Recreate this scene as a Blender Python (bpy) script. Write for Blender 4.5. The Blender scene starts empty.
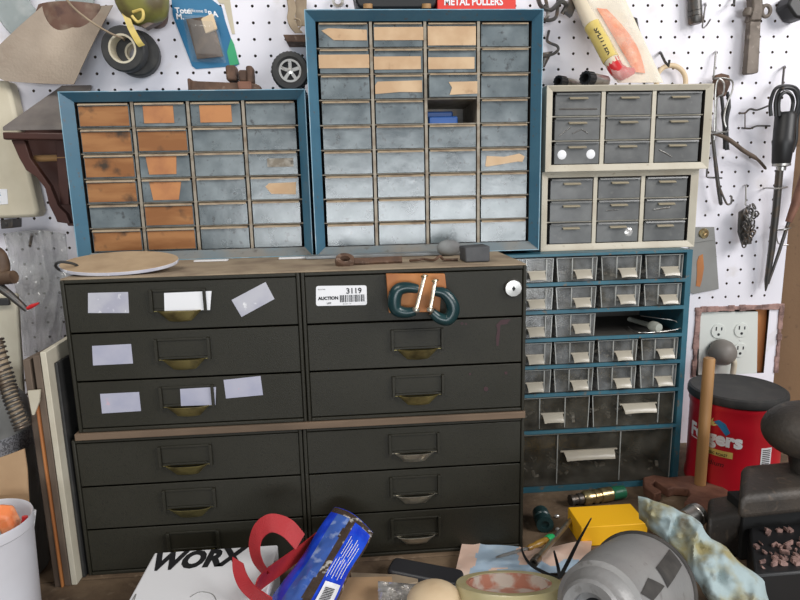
import bpy, bmesh, math, random
from mathutils import Vector, Matrix, noise
random.seed(7)
S = bpy.context.scene
COL = S.collection
V = Vector
# ---------------------------------------------------------------- camera model
FPX, YAW, PITCH, ROLL = 600.0, 0.072641, 0.183979, 0.023174
Z0 = 1.392                       # camera height above the garage floor
cy, sy, cp, sp, cr, sr = math.cos(YAW), math.sin(YAW), math.cos(PITCH), math.sin(PITCH), math.cos(ROLL), math.sin(ROLL)
FWD = V((sy*cp, cy*cp, -sp)); r0 = V((cy, -sy, 0)); d0 = FWD.cross(r0)
RT = cr*r0 + sr*d0; DN = -sr*r0 + cr*d0
def ray(px, py): return FWD + RT*((px-400)/FPX) + DN*((py-300)/FPX)
def U(px, py, Y):                # measured point of the photo at distance Y along the room
    d = ray(px, py); return V(d*(Y/d.y)) + V((0, 0, Z0))
def UZ(px, py, z):               # measured point of the photo at height z above the floor
    d = ray(px, py); return V(d*((z-Z0)/d.z)) + V((0, 0, Z0))
ZB = 0.890                       # bench top
YW = 1.058                       # pegboard face
YG = 0.755                       # olive cabinets' front
ZGT = Z0-0.0995                  # olive cabinets' top

# ---------------------------------------------------------------- materials
def nd(nt, t, **k):
    n = nt.nodes.new(t)
    for a, b in k.items(): setattr(n, a, b)
    return n
def mat(name, col, rough=.5, metal=0, spec=.5, n1=None, n2=None, bump=None, alpha=1, trans=0, coat=0, emit=None, wave=None, alpha_noise=None, rvar=0):
    """n1/n2 = (scale, colour, low, high[, (sx,sy,sz)]) stains laid over the base colour by noise"""
    m = bpy.data.materials.new(name); m.use_nodes = True
    nt = m.node_tree; b = nt.nodes['Principled BSDF']
    b.inputs['Base Color'].default_value = (*col, 1)
    b.inputs['Roughness'].default_value = rough; b.inputs['Metallic'].default_value = metal
    b.inputs['Specular IOR Level'].default_value = spec; b.inputs['Alpha'].default_value = alpha
    b.inputs['Transmission Weight'].default_value = trans
    if coat: b.inputs['Coat Weight'].default_value = coat; b.inputs['Coat Roughness'].default_value = .1
    geo = nd(nt, 'ShaderNodeNewGeometry')
    src = None
    def noi(scale, st=(1, 1, 1), detail=5):
        mp = nd(nt, 'ShaderNodeMapping'); mp.inputs['Scale'].default_value = st
        nt.links.new(geo.outputs['Position'], mp.inputs['Vector'])
        t = nd(nt, 'ShaderNodeTexNoise'); t.inputs['Scale'].default_value = scale; t.inputs['Detail'].default_value = detail
        nt.links.new(mp.outputs['Vector'], t.inputs['Vector']); return t
    for nn in (n1, n2):
        if not nn: continue
        t = noi(nn[0], nn[4] if len(nn) > 4 else (1, 1, 1))
        r = nd(nt, 'ShaderNodeMapRange'); r.inputs['From Min'].default_value = nn[2]; r.inputs['From Max'].default_value = nn[3]
        nt.links.new(t.outputs['Fac'], r.inputs['Value'])
        mx = nd(nt, 'ShaderNodeMix', data_type='RGBA')
        if src: nt.links.new(src, mx.inputs[6])
        else: mx.inputs[6].default_value = (*col, 1)
        mx.inputs[7].default_value = (*nn[1], 1)
        nt.links.new(r.outputs['Result'], mx.inputs[0]); src = mx.outputs[2]
        if rvar and nn is n1:
            r2 = nd(nt, 'ShaderNodeMapRange'); r2.inputs['To Min'].default_value = rough; r2.inputs['To Max'].default_value = rough+rvar
            nt.links.new(t.outputs['Fac'], r2.inputs['Value']); nt.links.new(r2.outputs['Result'], b.inputs['Roughness'])
    if src: nt.links.new(src, b.inputs['Base Color'])
    if bump:
        t = noi(bump[0]); bp = nd(nt, 'ShaderNodeBump'); bp.inputs['Strength'].default_value = bump[1]; bp.inputs['Distance'].default_value = .002
        nt.links.new(t.outputs['Fac'], bp.inputs['Height']); nt.links.new(bp.outputs['Normal'], b.inputs['Normal'])
    if alpha_noise:
        t = noi(alpha_noise[0]); r = nd(nt, 'ShaderNodeMapRange')
        r.inputs['From Min'].default_value = .3; r.inputs['From Max'].default_value = .7
        r.inputs['To Min'].default_value = alpha_noise[1]; r.inputs['To Max'].default_value = alpha_noise[2]
        nt.links.new(t.outputs['Fac'], r.inputs['Value']); nt.links.new(r.outputs['Result'], b.inputs['Alpha'])
    return m
M = {}
def dm(k, *a, **kw): M[k] = mat(k, *a, **kw)
dm('peg', (.80, .78, .84), .42, n1=(3, (.70, .68, .72), .45, .75), n2=(22, (.62, .58, .56), .62, .85))
dm('pegcore', (.16, .11, .07), .9)
dm('dark', (.012, .012, .012), .7)
dm('navy', (.02, .10, .36), .35)
dm('backing', (.05, .04, .035), .9)
dm('floor', (.42, .41, .39), .8, n1=(4, (.33, .32, .30), .4, .7))
dm('ply', (.20, .115, .055), .75, n1=(6, (.13, .07, .035), .4, .7, (1, 1, .25)), n2=(60, (.07, .04, .02), .62, .75), bump=(150, .2))
dm('bench', (.185, .125, .075), .85, n1=(18, (.095, .06, .036), .4, .65), n2=(70, (.25, .18, .12), .6, .75), bump=(90, .8))
dm('olive', (.023, .0215, .0145), .40, spec=.28, n1=(9, (.031, .029, .021), .35, .7), n2=(420, (.018, .017, .013), .54, .72), bump=(900, .22), rvar=.12)
dm('olive_edge', (.06, .058, .046), .45, n1=(30, (.11, .09, .06), .5, .8))
dm('spacer', (.17, .115, .075), .8, n1=(20, (.08, .055, .036), .45, .7, (.3, 1, 1)))
dm('cardtop', (.36, .28, .19), .85, n1=(25, (.22, .16, .11), .4, .7))
dm('brass', (.36, .30, .12), .38, metal=.8, n1=(60, (.16, .13, .06), .45, .7))
dm('brass_dull', (.20, .17, .07), .5, metal=.7, n1=(60, (.10, .085, .04), .45, .7))
dm('nickel', (.68, .64, .54), .30, metal=.85, n1=(70, (.35, .31, .24), .5, .75))
dm('paper', (.50, .50, .55), .6, n1=(28, (.40, .40, .48), .45, .7), n2=(90, (.80, .80, .82), .6, .7))
dm('paper_lilac', (.44, .44, .53), .6, n1=(28, (.36, .37, .48), .45, .7), n2=(60, (.62, .40, .46), .66, .72))
dm('white', (.82, .82, .84), .45)
dm('ink', (.012, .012, .014), .6)
dm('blue', (.048, .135, .205), .36, spec=.5, n1=(12, (.065, .17, .245), .4, .7), n2=(140, (.10, .11, .12), .62, .72))
dm('blue_rim', (.20, .36, .46), .4, n1=(60, (.40, .50, .55), .5, .7))
dm('blue_teal', (.030, .118, .165), .4, n1=(25, (.042, .15, .20), .4, .7), n2=(120, (.16, .13, .10), .60, .72))
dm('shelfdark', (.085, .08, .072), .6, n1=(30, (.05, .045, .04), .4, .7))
dm('greymetal', (.30, .33, .35), .4, metal=.3, n1=(40, (.22, .21, .19), .45, .7))
dm('divider', (.32, .28, .22), .5, metal=.2, n1=(80, (.20, .15, .10), .45, .7))
dm('lip', (.34, .26, .17), .5, n1=(60, (.20, .14, .09), .45, .7))
dm('smoke', (.135, .165, .18), .13, spec=1.0, n1=(26, (.21, .25, .265), .38, .62), n2=(120, (.09, .10, .105), .6, .72), alpha=.8, rvar=.20, bump=(38, .22), alpha_noise=(30, .62, .96))
dm('smoke_dk', (.125, .128, .128), .24, spec=.6, n1=(26, (.165, .168, .165), .4, .65), n2=(110, (.17, .17, .165), .6, .72), alpha_noise=(40, .7, .95), rvar=.15)
dm('clear', (.37, .38, .38), .13, spec=.75, n1=(30, (.20, .19, .16), .4, .65), alpha_noise=(45, .09, .32))
dm('edge', (.62, .63, .60), .2, spec=.8, alpha=.5)  # pale tone paints in the light that clear plastic edges catch
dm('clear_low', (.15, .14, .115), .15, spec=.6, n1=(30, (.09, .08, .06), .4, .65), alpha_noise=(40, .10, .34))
dm('cloudy', (.46, .42, .34), .25, spec=.6, n1=(50, (.42, .38, .31), .45, .7), alpha=.9)
dm('cardb', (.26, .105, .034), .75, n1=(30, (.36, .165, .06), .42, .62, (.4, 1, 2.2)), n2=(34, (.05, .032, .02), .56, .70))
dm('card_orange', (.37, .15, .065), .75, n1=(24, (.50, .22, .085), .42, .62), n2=(40, (.14, .07, .035), .62, .75))
dm('tape_tan', (.52, .34, .195), .65, n1=(22, (.62, .44, .27), .42, .62), n2=(55, (.35, .21, .11), .63, .74))
dm('beige', (.53, .485, .39), .5, n1=(18, (.45, .40, .31), .45, .7), n2=(120, (.38, .32, .24), .65, .75))
dm('beige_tab', (.36, .31, .22), .4)
dm('steel', (.46, .45, .43), .33, metal=.9, n1=(60, (.22, .19, .16), .5, .7))
dm('steel_dk', (.10, .095, .09), .42, metal=.7, n1=(60, (.15, .11, .08), .5, .7))
dm('socketrust', (.19, .105, .075), .6, metal=.2, n1=(35, (.30, .22, .16), .5, .68), n2=(50, (.10, .055, .05), .5, .7))
dm('rust', (.15, .085, .055), .75, metal=.2, n1=(40, (.085, .05, .035), .4, .65), n2=(90, (.28, .20, .15), .6, .72), bump=(200, .5))
dm('rust_red', (.21, .095, .06), .7, n1=(50, (.12, .05, .032), .4, .7), bump=(150, .4))
dm('scoop', (.28, .225, .175), .55, metal=.35, n1=(14, (.35, .29, .23), .4, .65), n2=(9, (.17, .095, .065), .60, .75), bump=(260, .25))
dm('black', (.014, .014, .015), .45)
dm('rubber', (.028, .028, .028), .6, n1=(60, (.045, .043, .04), .45, .7))
dm('packcream', (.80, .72, .58), .5)
dm('cream', (.62, .56, .43), .6, n1=(12, (.50, .44, .32), .45, .7))
dm('cream_board', (.60, .56, .45), .7, n1=(15, (.48, .43, .33), .4, .7))
dm('dkwood', (.060, .022, .016), .45, n1=(20, (.085, .032, .022), .4, .65, (.4, 1, 1)))
dm('roof', (.15, .13, .12), .7, n1=(40, (.20, .175, .155), .4, .7))
dm('wood', (.42, .23, .09), .55, n1=(20, (.33, .17, .06), .4, .65, (1, 1, .25)))
dm('wood_pale', (.70, .55, .36), .55, n1=(20, (.60, .44, .27), .4, .65))
dm('wood_orange', (.50, .20, .06), .6, n1=(25, (.32, .11, .035), .4, .68, (1, 1, .3)))
dm('blue_dusty', (.17, .21, .23), .7, n1=(20, (.24, .22, .19), .4, .7), n2=(90, (.12, .11, .10), .6, .75))
dm('oldsteel', (.17, .14, .115), .55, metal=.3, n1=(30, (.09, .07, .055), .4, .65), n2=(90, (.30, .26, .22), .6, .75))
dm('plaque', (.47, .34, .21), .7, n1=(25, (.36, .25, .15), .4, .7))
dm('darkbrown', (.085, .05, .03), .6, n1=(40, (.16, .10, .06), .5, .7))
dm('map_blue', (.36, .47, .58), .75, n1=(30, (.46, .55, .62), .5, .7))
dm('map_peach', (.70, .49, .39), .75, n1=(30, (.76, .62, .52), .5, .7))
dm('greybrown', (.15, .11, .08), .8, n1=(30, (.08, .055, .04), .4, .65, (1, 1, .3)))
dm('film', (.68, .69, .68), .14, spec=.9, alpha=.16)
dm('hazefilm', (.80, .77, .70), .22, spec=.9, alpha_noise=(40, .14, .42))
dm('handle_cream', (.74, .64, .48), .5)
dm('bagfilm', (.46, .465, .455), .12, spec=1.0, alpha_noise=(7, .26, .50))
dm('disc', (.40, .45, .44), .2, n1=(30, (.55, .58, .56), .5, .7), alpha=.55)
dm('packblue', (.02, .145, .29), .35, n1=(15, (.03, .19, .35), .4, .7))
dm('packgreen', (.04, .36, .16), .35)
dm('olivegreen', (.21, .20, .05), .45, n1=(22, (.11, .085, .035), .45, .62))
dm('brownleather', (.13, .085, .07), .5, n1=(40, (.20, .15, .12), .5, .7))
dm('yellow', (.70, .54, .16), .5, n1=(40, (.62, .46, .10), .5, .7))
dm('yellowbox', (1.0, .53, .012), .5)
dm('red', (.62, .025, .03), .35)
dm('canred', (.50, .010, .022), .28, spec=.6)
dm('redbox', (.72, .05, .035), .4)
dm('orange', (.85, .24, .08), .45, n1=(60, (.90, .45, .25), .5, .7))
dm('webbing', (.42, .022, .028), .6, n1=(20, (.30, .014, .02), .45, .7), bump=(500, .3))
dm('blueplastic', (.01, .045, .55), .22, spec=.7, n1=(30, (.015, .09, .70), .45, .65))
dm('bluefoil', (.05, .12, .42), .18, spec=.9, n1=(70, (.30, .38, .62), .55, .70), bump=(60, .8))
dm('brownfoil', (.06, .04, .03), .15, spec=.9, n1=(90, (.55, .52, .48), .60, .68), bump=(120, 1))
dm('clampgreen', (.006, .030, .034), .3, spec=.6, n1=(40, (.009, .042, .046), .4, .7))
dm('hosegreen', (.014, .04, .042), .35, n1=(60, (.03, .06, .06), .5, .7))
dm('greenplastic', (.02, .16, .08), .35)
dm('brightgreen', (.02, .40, .12), .35)
dm('amber', (.34, .19, .03), .2, n1=(60, (.20, .10, .02), .45, .7))
dm('brassbright', (.62, .50, .26), .28, metal=.9, n1=(70, (.28, .17, .08), .5, .7))
dm('glove', (.37, .46, .47), .8, n1=(20, (.34, .30, .15), .43, .56), n2=(34, (.13, .11, .07), .58, .72), bump=(120, .6))
dm('motor', (.30, .295, .29), .5, metal=.25, n1=(16, (.36, .355, .345), .4, .7), n2=(80, (.19, .18, .17), .62, .76), bump=(200, .2))
dm('motor_dk', (.045, .042, .04), .6, n1=(50, (.085, .078, .07), .4, .7))
dm('map', (.70, .50, .40), .75, n1=(9, (.36, .48, .60), .47, .50), n2=(12, (.72, .66, .58), .58, .62))
dm('cleartape', (.58, .50, .26), .22, spec=.7, n1=(20, (.66, .60, .38), .4, .7), alpha=.95)
dm('tapecore', (.50, .22, .15), .5, n1=(30, (.62, .55, .48), .46, .54))
dm('visecast', (.040, .034, .029), .55, metal=.1, n1=(14, (.082, .066, .052), .42, .7), n2=(90, (.10, .075, .055), .6, .74), bump=(220, .4))
dm('bucket', (.66, .66, .70), .4, n1=(10, (.58, .57, .60), .4, .7))
dm('ivory', (.64, .66, .62), .4)
dm('putty', (.20, .18, .16), .5)
dm('greyplastic', (.27, .27, .26), .5, n1=(12, (.22, .215, .20), .4, .7))
dm('mesh', (.30, .30, .32), .4, n1=(400, (.12, .12, .13), .48, .52))
dm('stone', (.058, .060, .065), .6, n1=(50, (.085, .085, .088), .4, .7))
dm('stone_lt', (.24, .25, .25), .6, n1=(50, (.17, .17, .17), .4, .7))
dm('cardboard', (.46, .30, .17), .8, n1=(20, (.38, .24, .13), .4, .7))
dm('junk', (.20, .17, .13), .6, n1=(70, (.38, .35, .30), .5, .65), n2=(90, (.06, .05, .04), .55, .7))
dm('foil', (.70, .68, .66), .2, metal=.5, n1=(40, (.45, .42, .38), .45, .65), bump=(60, 1))
dm('sage', (.028, .028, .032), .4)
dm('glassbulb', (.60, .62, .55), .1, spec=.8, alpha=.6)
dm('blotch_purple', (.045, .016, .02), .6)
dm('paint_rag', (.36, .22, .19), .8, n1=(60, (.15, .09, .08), .45, .65), bump=(150, 1))

# ---------------------------------------------------------------- mesh builder
def frame_of(d):
    d = d.normalized(); a = V((0, 0, 1)) if abs(d.z) < .9 else V((1, 0, 0))
    u = a.cross(d).normalized(); return u, d.cross(u).normalized()
class MB:
    def __init__(s): s.v, s.f, s.m = [], [], []; s.cm = 0
    def mt(s, i): s.cm = i; return s
    def add(s, vs, fs):
        o = len(s.v); s.v += [V(p) for p in vs]
        for f in fs: s.f.append([o+i for i in f]); s.m.append(s.cm)
        return s
    def box(s, a, b):
        (x0, y0, z0), (x1, y1, z1) = a, b
        return s.add([(x0, y0, z0), (x1, y0, z0), (x1, y1, z0), (x0, y1, z0), (x0, y0, z1), (x1, y0, z1), (x1, y1, z1), (x0, y1, z1)],
                     [(0, 3, 2, 1), (4, 5, 6, 7), (0, 1, 5, 4), (1, 2, 6, 5), (2, 3, 7, 6), (3, 0, 4, 7)])
    def prism(s, poly, vec):
        n = len(poly); vec = V(vec); vs = [V(p) for p in poly] + [V(p)+vec for p in poly]
        return s.add(vs, [list(range(n))[::-1], list(range(n, 2*n))] + [(i, (i+1) % n, n+(i+1) % n, n+i) for i in range(n)])
    def obox(s, c, a, b, d):
        c, a, b, d = V(c), V(a), V(b), V(d)
        return s.prism([c-a-b-d, c+a-b-d, c+a+b-d, c-a+b-d], 2*d)
    def tube(s, pts, r, n=8, closed=False, flat=None):
        pts = [V(p) for p in pts]; k = len(pts)
        rs = r if isinstance(r, (list, tuple)) else [r]*k
        vs = []; pu = None
        for i, p in enumerate(pts):
            if closed: t = pts[(i+1) % k]-pts[i-1]
            else: t = pts[min(i+1, k-1)]-pts[max(i-1, 0)]
            t.normalize()
            if pu is None: u, w = frame_of(t)
            else:
                u = (pu - t*pu.dot(t)).normalized(); w = t.cross(u)
            pu = u
            for j in range(n):
                a = 2*math.pi*j/n; vs.append(p + (u*math.cos(a)+w*math.sin(a))*rs[i])
        fs = []
        for i in range(k if closed else k-1):
            for j in range(n):
                a, b = i*n+j, i*n+(j+1) % n; c = ((i+1) % k)*n
                fs.append((a, b, c+(j+1) % n, c+j))
        if not closed: fs += [list(range(n))[::-1], [(k-1)*n+j for j in range(n)]]
        return s.add(vs, fs)
    def lathe(s, prof, o, ax, n=24, a0=0, a1=2*math.pi, closed=False):
        o, ax = V(o), V(ax).normalized(); u, w = frame_of(ax); full = abs(a1-a0-2*math.pi) < 1e-6
        m = n if full else n+1; vs = []
        for (r, h) in prof:
            for j in range(m):
                a = a0+(a1-a0)*j/n; vs.append(o+ax*h+(u*math.cos(a)+w*math.sin(a))*max(r, 1e-5))
        k = len(prof); fs = []
        for i in range(k if closed else k-1):
            for j in range(n):
                j2 = (j+1) % m; i2 = (i+1) % k
                fs.append((i*m+j, i*m+j2, i2*m+j2, i2*m+j))
        return s.add(vs, fs)
    def sphere(s, c, rx, ry=None, rz=None, nu=16, nv=10, fn=None):
        ry = ry or rx; rz = rz or rx; c = V(c); vs = []
        for i in range(nv+1):
            t = math.pi*i/nv
            for j in range(nu):
                a = 2*math.pi*j/nu; d = V((math.sin(t)*math.cos(a), math.sin(t)*math.sin(a), math.cos(t)))
                q = fn(d) if fn else 1
                vs.append(c+V((d.x*rx*q, d.y*ry*q, d.z*rz*q)))
        return s.add(vs, [(i*nu+j, (i+1)*nu+j, (i+1)*nu+(j+1) % nu, i*nu+(j+1) % nu) for i in range(nv) for j in range(nu)])
    def grid(s, fn, nu, nv, th=None):
        """surface fn(u,v); th = thickness vector closes it into a slab"""
        P = [[V(fn(i/nu, j/nv)) for j in range(nv+1)] for i in range(nu+1)]; w = nv+1
        vs = [p for r in P for p in r]
        fs = [(i*w+j, (i+1)*w+j, (i+1)*w+j+1, i*w+j+1) for i in range(nu) for j in range(nv)]
        if th is not None:
            t = V(th); n = len(vs); vs += [p+t for p in vs]
            fs += [tuple(n+q for q in f[::-1]) for f in fs]
            ed = [(i*w, (i+1)*w) for i in range(nu)] + [(i*w+nv, (i+1)*w+nv) for i in range(nu)] + [(j, j+1) for j in range(nv)] + [(nu*w+j, nu*w+j+1) for j in range(nv)]
            fs += [(a, b, b+n, a+n) for a, b in ed]
        return s.add(vs, fs)
    def ribbon(s, pts, wv, t):
        """band along pts; wv = half-width vector(s); t thickness"""
        pts = [V(p) for p in pts]; k = len(pts); vs = []
        for i, p in enumerate(pts):
            d = (pts[min(i+1, k-1)]-pts[max(i-1, 0)]).normalized(); w = V(wv[i] if isinstance(wv, list) else wv)
            nrm = d.cross(w).normalized()*t/2
            vs += [p-w-nrm, p+w-nrm, p+w+nrm, p-w+nrm]
        fs = [(0, 3, 2, 1), [4*k-4, 4*k-3, 4*k-2, 4*k-1]]
        for i in range(k-1):
            for j in range(4): fs.append((4*i+j, 4*i+(j+1) % 4, 4*i+4+(j+1) % 4, 4*i+4+j))
        return s.add(vs, fs)
    def text(s, body, o, xd, yd, size, bold=0, shear=0, sx=1, wrap=None, lift=.0004):
        """flat lettering: o lower left corner, xd/yd unit directions"""
        c = bpy.data.curves.new('t', 'FONT'); c.body = body; c.size = 1; c.offset = bold; c.shear = shear; c.resolution_u = 3
        ob = bpy.data.objects.new('t', c); COL.objects.link(ob)
        dg = bpy.context.evaluated_depsgraph_get(); me = bpy.data.meshes.new_from_object(ob.evaluated_get(dg))
        xs = [v.co.x for v in me.vertices] or [0]
        o, xd, yd = V(o), V(xd), V(yd); nrm = xd.cross(yd).normalized()
        vs = [(o+xd*((v.co.x-min(xs))*size*sx)+yd*(v.co.y*size)+nrm*lift) for v in me.vertices]
        if wrap: vs = [wrap(p) for p in vs]
        s.add(vs, [list(p.vertices) for p in me.polygons])
        w = (max(xs)-min(xs))*size*sx
        bpy.data.objects.remove(ob); bpy.data.curves.remove(c); bpy.data.meshes.remove(me)
        return w
    def clampx(s, m):
        for p in s.v: p.x = min(p.x, m)
        return s
    def base(s):
        xs = [p.x for p in s.v]; ys = [p.y for p in s.v]; zs = [p.z for p in s.v]
        return V(((min(xs)+max(xs))/2, (min(ys)+max(ys))/2, min(zs)))
    def mesh(s, name, mats, smooth, org):
        me = bpy.data.meshes.new(name); me.from_pydata([tuple(p-org) for p in s.v], [], s.f)
        for m in (mats if isinstance(mats, (list, tuple)) else [mats]): me.materials.append(M[m])
        for p, i in zip(me.polygons, s.m): p.material_index = i
        bm = bmesh.new(); bm.from_mesh(me); bmesh.ops.recalc_face_normals(bm, faces=bm.faces); bm.to_mesh(me); bm.free()
        if smooth:
            for p in me.polygons: p.use_smooth = True
            me.set_sharp_from_angle(angle=math.radians(38))
        return me
    def build(s, name, mats, parent=None, smooth=False, bevel=0, seg=2, sub=0):
        porg = V((0, 0, 0)); q = parent
        while q is not None: porg += q.location; q = q.parent
        org = s.base()
        ob = bpy.data.objects.new(name, s.mesh(name, mats, smooth or bevel > 0, org)); COL.objects.link(ob)
        ob.location = org-porg
        if parent is not None: ob.parent = parent
        if bevel:
            b = ob.modifiers.new('bevel', 'BEVEL'); b.width = bevel; b.segments = seg; b.limit_method = 'ANGLE'; b.angle_limit = math.radians(35)
        if sub: ob.modifiers.new('sub', 'SUBSURF').levels = sub; ob.modifiers['sub'].render_levels = sub
        return ob
def tag(o, label, cat, group=None):
    o['label'] = label; o['category'] = cat
    if group: o['group'] = group
    return o
def thing(name, label, cat, loc, group=None):
    o = bpy.data.objects.new(name, None); COL.objects.link(o); o.location = V(loc); o.empty_display_size = .02
    return tag(o, label, cat, group)
def struct(o): o['kind'] = 'structure'; return o
def pl(pts, Y): return [U(x, y, Y) for x, y in pts]
def spline(pts, n=6):
    pts = [V(p) for p in pts]; out = []
    for i in range(len(pts)-1):
        a, b, c, d = pts[max(i-1, 0)], pts[i], pts[i+1], pts[min(i+2, len(pts)-1)]
        for k in range(n):
            t = k/n; out.append(.5*((2*b)+(c-a)*t+(2*a-5*b+4*c-d)*t*t+(3*b-a-3*c+d)*t**3))
    return out+[pts[-1]]
def rq(a, b, c, d, n=4, rad=.2):
    """quad with rounded corners"""
    q = [V(a), V(b), V(c), V(d)]; out = []
    for i in range(4):
        p, pr, nx = q[i], q[i-1], q[(i+1) % 4]
        e0 = p+(pr-p)*rad*min(1, (nx-p).length/(pr-p).length); e1 = p+(nx-p)*rad*min(1, (pr-p).length/(nx-p).length)
        for k in range(n+1):
            t = k/n; out.append(e0*(1-t)**2+p*2*t*(1-t)+e1*t*t)
    return out
# ================================================================ THE SETTING
def setting():
    # floor of the garage
    b = MB(); b.box((-3.2, -4, -.05), (3.2, 1.25, 0)); struct(b.build('floor', 'floor'))
    b = MB(); b.box((-3.2, 1.13, 0), (3.2, 1.2, 2.6)); struct(b.build('wall_back', 'backing'))
    # pegboard with real holes
    P = .0254*26.1/26; hx, hz = -.17748, .29581+Z0; R = .0024; T = .006
    B1, B2 = U(796, 150, YW), U(774, 375, YW)
    bx = lambda z: B2.x+(B1.x-B2.x)*(z-B2.z)/(B1.z-B2.z)
    ox0, ox1 = U(696, 340, YW).x, U(778, 340, YW).x; oz0, oz1 = U(760, 373, YW).z, U(735, 308, YW).z
    vs, fs, mi = [], [], []
    def quad(x0, z0, x1, z1, xa=None, xb=None):
        if x1-x0 < 1e-4 or z1-z0 < 1e-4: return
        o = len(vs); xa = x1 if xa is None else xa; xb = x1 if xb is None else xb
        vs.extend([(x0, YW, z0), (xa, YW, z0), (xb, YW, z1), (x0, YW, z1)]); fs.append((o, o+1, o+2, o+3)); mi.append(0)
    def cell(cx, cz):
        h = P/2; o = len(vs)
        for k in range(8):
            a = math.pi/4*k; sq = [(h, 0), (h, h), (0, h), (-h, h), (-h, 0), (-h, -h), (0, -h), (h, -h)][k]
            vs.append((cx+sq[0], YW, cz+sq[1])); vs.append((cx+R*math.cos(a), YW, cz+R*math.sin(a))); vs.append((cx+R*math.cos(a), YW+T, cz+R*math.sin(a)))
        for k in range(8):
            a, c = o+3*k, o+3*((k+1) % 8)
            fs.append((a, a+1, c+1, c)); mi.append(0); fs.append((a+1, a+2, c+2, c+1)); mi.append(1)
    for j in range(-31, 14):
        cz = hz+j*P
        xe = min(bx(cz-P/2), bx(cz+P/2)); last = None
        for i in range(-27, 45):
            cx = hx+i*P
            if cx+P/2 > xe: break
            last = cx+P/2
            if cx+P/2 > ox0 and cx-P/2 < ox1 and cz+P/2 > oz0 and cz-P/2 < oz1:
                x0, x1, z0, z1 = cx-P/2, cx+P/2, cz-P/2, cz+P/2       # board cut for the outlet
                a, c, e, g = max(ox0, x0), min(ox1, x1), max(oz0, z0), min(oz1, z1)
                quad(x0, z0, a, z1); quad(c, z0, x1, z1); quad(a, z0, c, e); quad(a, g, c, z1)
            else: cell(cx, cz)
        o = len(vs); vs.extend([(last, YW, cz-P/2), (bx(cz-P/2), YW, cz-P/2), (bx(cz+P/2), YW, cz+P/2), (last, YW, cz+P/2)]); fs.append((o, o+1, o+2, o+3)); mi.append(0)
    me = bpy.data.meshes.new('wall_back'); me.from_pydata(vs, [], fs); me.materials.append(M['peg']); me.materials.append(M['pegcore'])
    for p, k in zip(me.polygons, mi): p.material_index = k
    ob = bpy.data.objects.new('wall_back', me); COL.objects.link(ob); struct(ob)
    # brown board that the pegboard stops at, on the right
    b = MB(); q = [V((bx(.9)-.012, 0, .9)), V((1.15, 0, .9)), V((1.15, 0, 1.9)), V((bx(1.9)-.012, 0, 1.9))]
    for p in q: p.y = YW+.007
    b.prism(q, (0, .03, 0)); struct(b.build('wall_right', 'ply'))
    # edging round the hole for the outlet, stud seen in it, ragged dark gap
    b = MB(); rnd = random.Random(3)
    def ragged(p, q, w, n):
        p, q = V(p), V(q)
        for i in range(n):
            a, c = p.lerp(q, i/n), p.lerp(q, (i+1)/n); k = rnd.uniform(.6, 1.25)*w; m = (a+c)/2
            d = (c-a)/2; nrm = V((-d.z, 0, d.x)).normalized()
            b.obox(m+V((0, -rnd.uniform(.0005, .002), 0)), d*1.15, nrm*k/2, V((0, .002, 0)))
    ragged((ox0-.001, YW, oz0), (ox0, YW, oz1), .010, 12); ragged((ox0-.006, YW, oz1), (ox1+.004, YW, oz1), .010, 16)
    ragged((ox1, YW, oz1), (ox1+.001, YW, oz0), .008, 12)
    struct(b.build('trim_1', 'paint_rag', bevel=.001))
    b = MB(); x0, x1 = U(757.5, 340, YW).x, U(769, 340, YW).x
    b.box((x0, YW+.012, oz0-.03), (x1, YW+.05, oz1+.02)); struct(b.build('trim_2', 'wood_orange'))
setting()

# workbench ---------------------------------------------------------------
b = MB()
for i in range(6):
    y0 = .12+i*.157; b.box((-1.05, y0, ZB-.04), (1.1, y0+.1555, ZB))
bench = thing('workbench', 'dirty brown wooden workbench under all the cabinets and clutter', 'workbench', (0, .55, 0))
b.build('bench_top', 'bench', bench, bevel=.0015)
for x in (-.95, 1.0):
    for y in (.2, .98):
        MB().box((x-.045, y-.045, 0), (x+.045, y+.045, ZB-.04)).build('leg', 'greybrown', bench)

# ================================================================ OLIVE CABINETS
gx0, gxm, gx1 = -.3625, -.0705, .2208
SP0, SP1 = U(400, 424, YG).z, U(400, 417, YG).z          # the wooden spacer between the tiers
SP0, SP1 = min(SP0, SP1), max(SP0, SP1)
def shell(b, x0, x1, z0, z1, Yf, Yb, t):
    b.box((x0, Yf, z0), (x0+t, Yb, z1)); b.box((x1-t, Yf, z0), (x1, Yb, z1)); b.box((x0+t, Yf, z0), (x1-t, Yb, z0+t)); b.box((x0+t, Yf, z1-t), (x1-t, Yb, z1)); b.box((x0+t, Yb-.003, z0+t), (x1-t, Yb, z1-t))
def holder(x, z, w, h, Y, parent):
    """raised card frame"""
    b = MB(); t = .0028
    b.box((x-w/2-.001, Y-.0050, z-.002), (x-w/2+t, Y, z+h)); b.box((x+w/2-t, Y-.0050, z-.002), (x+w/2+.001, Y, z+h))
    b.box((x-w/2+t, Y-.0022, z+h-t), (x+w/2-t, Y, z+h)); b.box((x-w/2+t, Y-.0022, z), (x+w/2-t, Y, z+t))
    b.box((x-w/2+t, Y-.0009, z+t), (x+w/2-t, Y, z+h-t))
    return b.build('card_holder', 'olive', parent, bevel=.0005)
def pull(x, z, w, h, Y, parent, m):
    """shell-shaped cup pull: wide lip at the top, tapering down to the drawer"""
    def f(u, v):
        hw = w/2*(1-.50*v); s = 2*u-1
        return V((x+s*hw, Y-.0008-.010*(1-v)**.8*(1-abs(s)**3)**.5, z+h*(1-v)-(.0012*(1-s*s))*v))
    b = MB(); b.grid(f, 18, 8, (0, .0012, .0004)); b.box((x-w/2-.004, Y-.0012, z+h-.001), (x+w/2+.004, Y, z+h+.0012))
    return b.build('cup_pull', m, parent, smooth=True)
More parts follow.
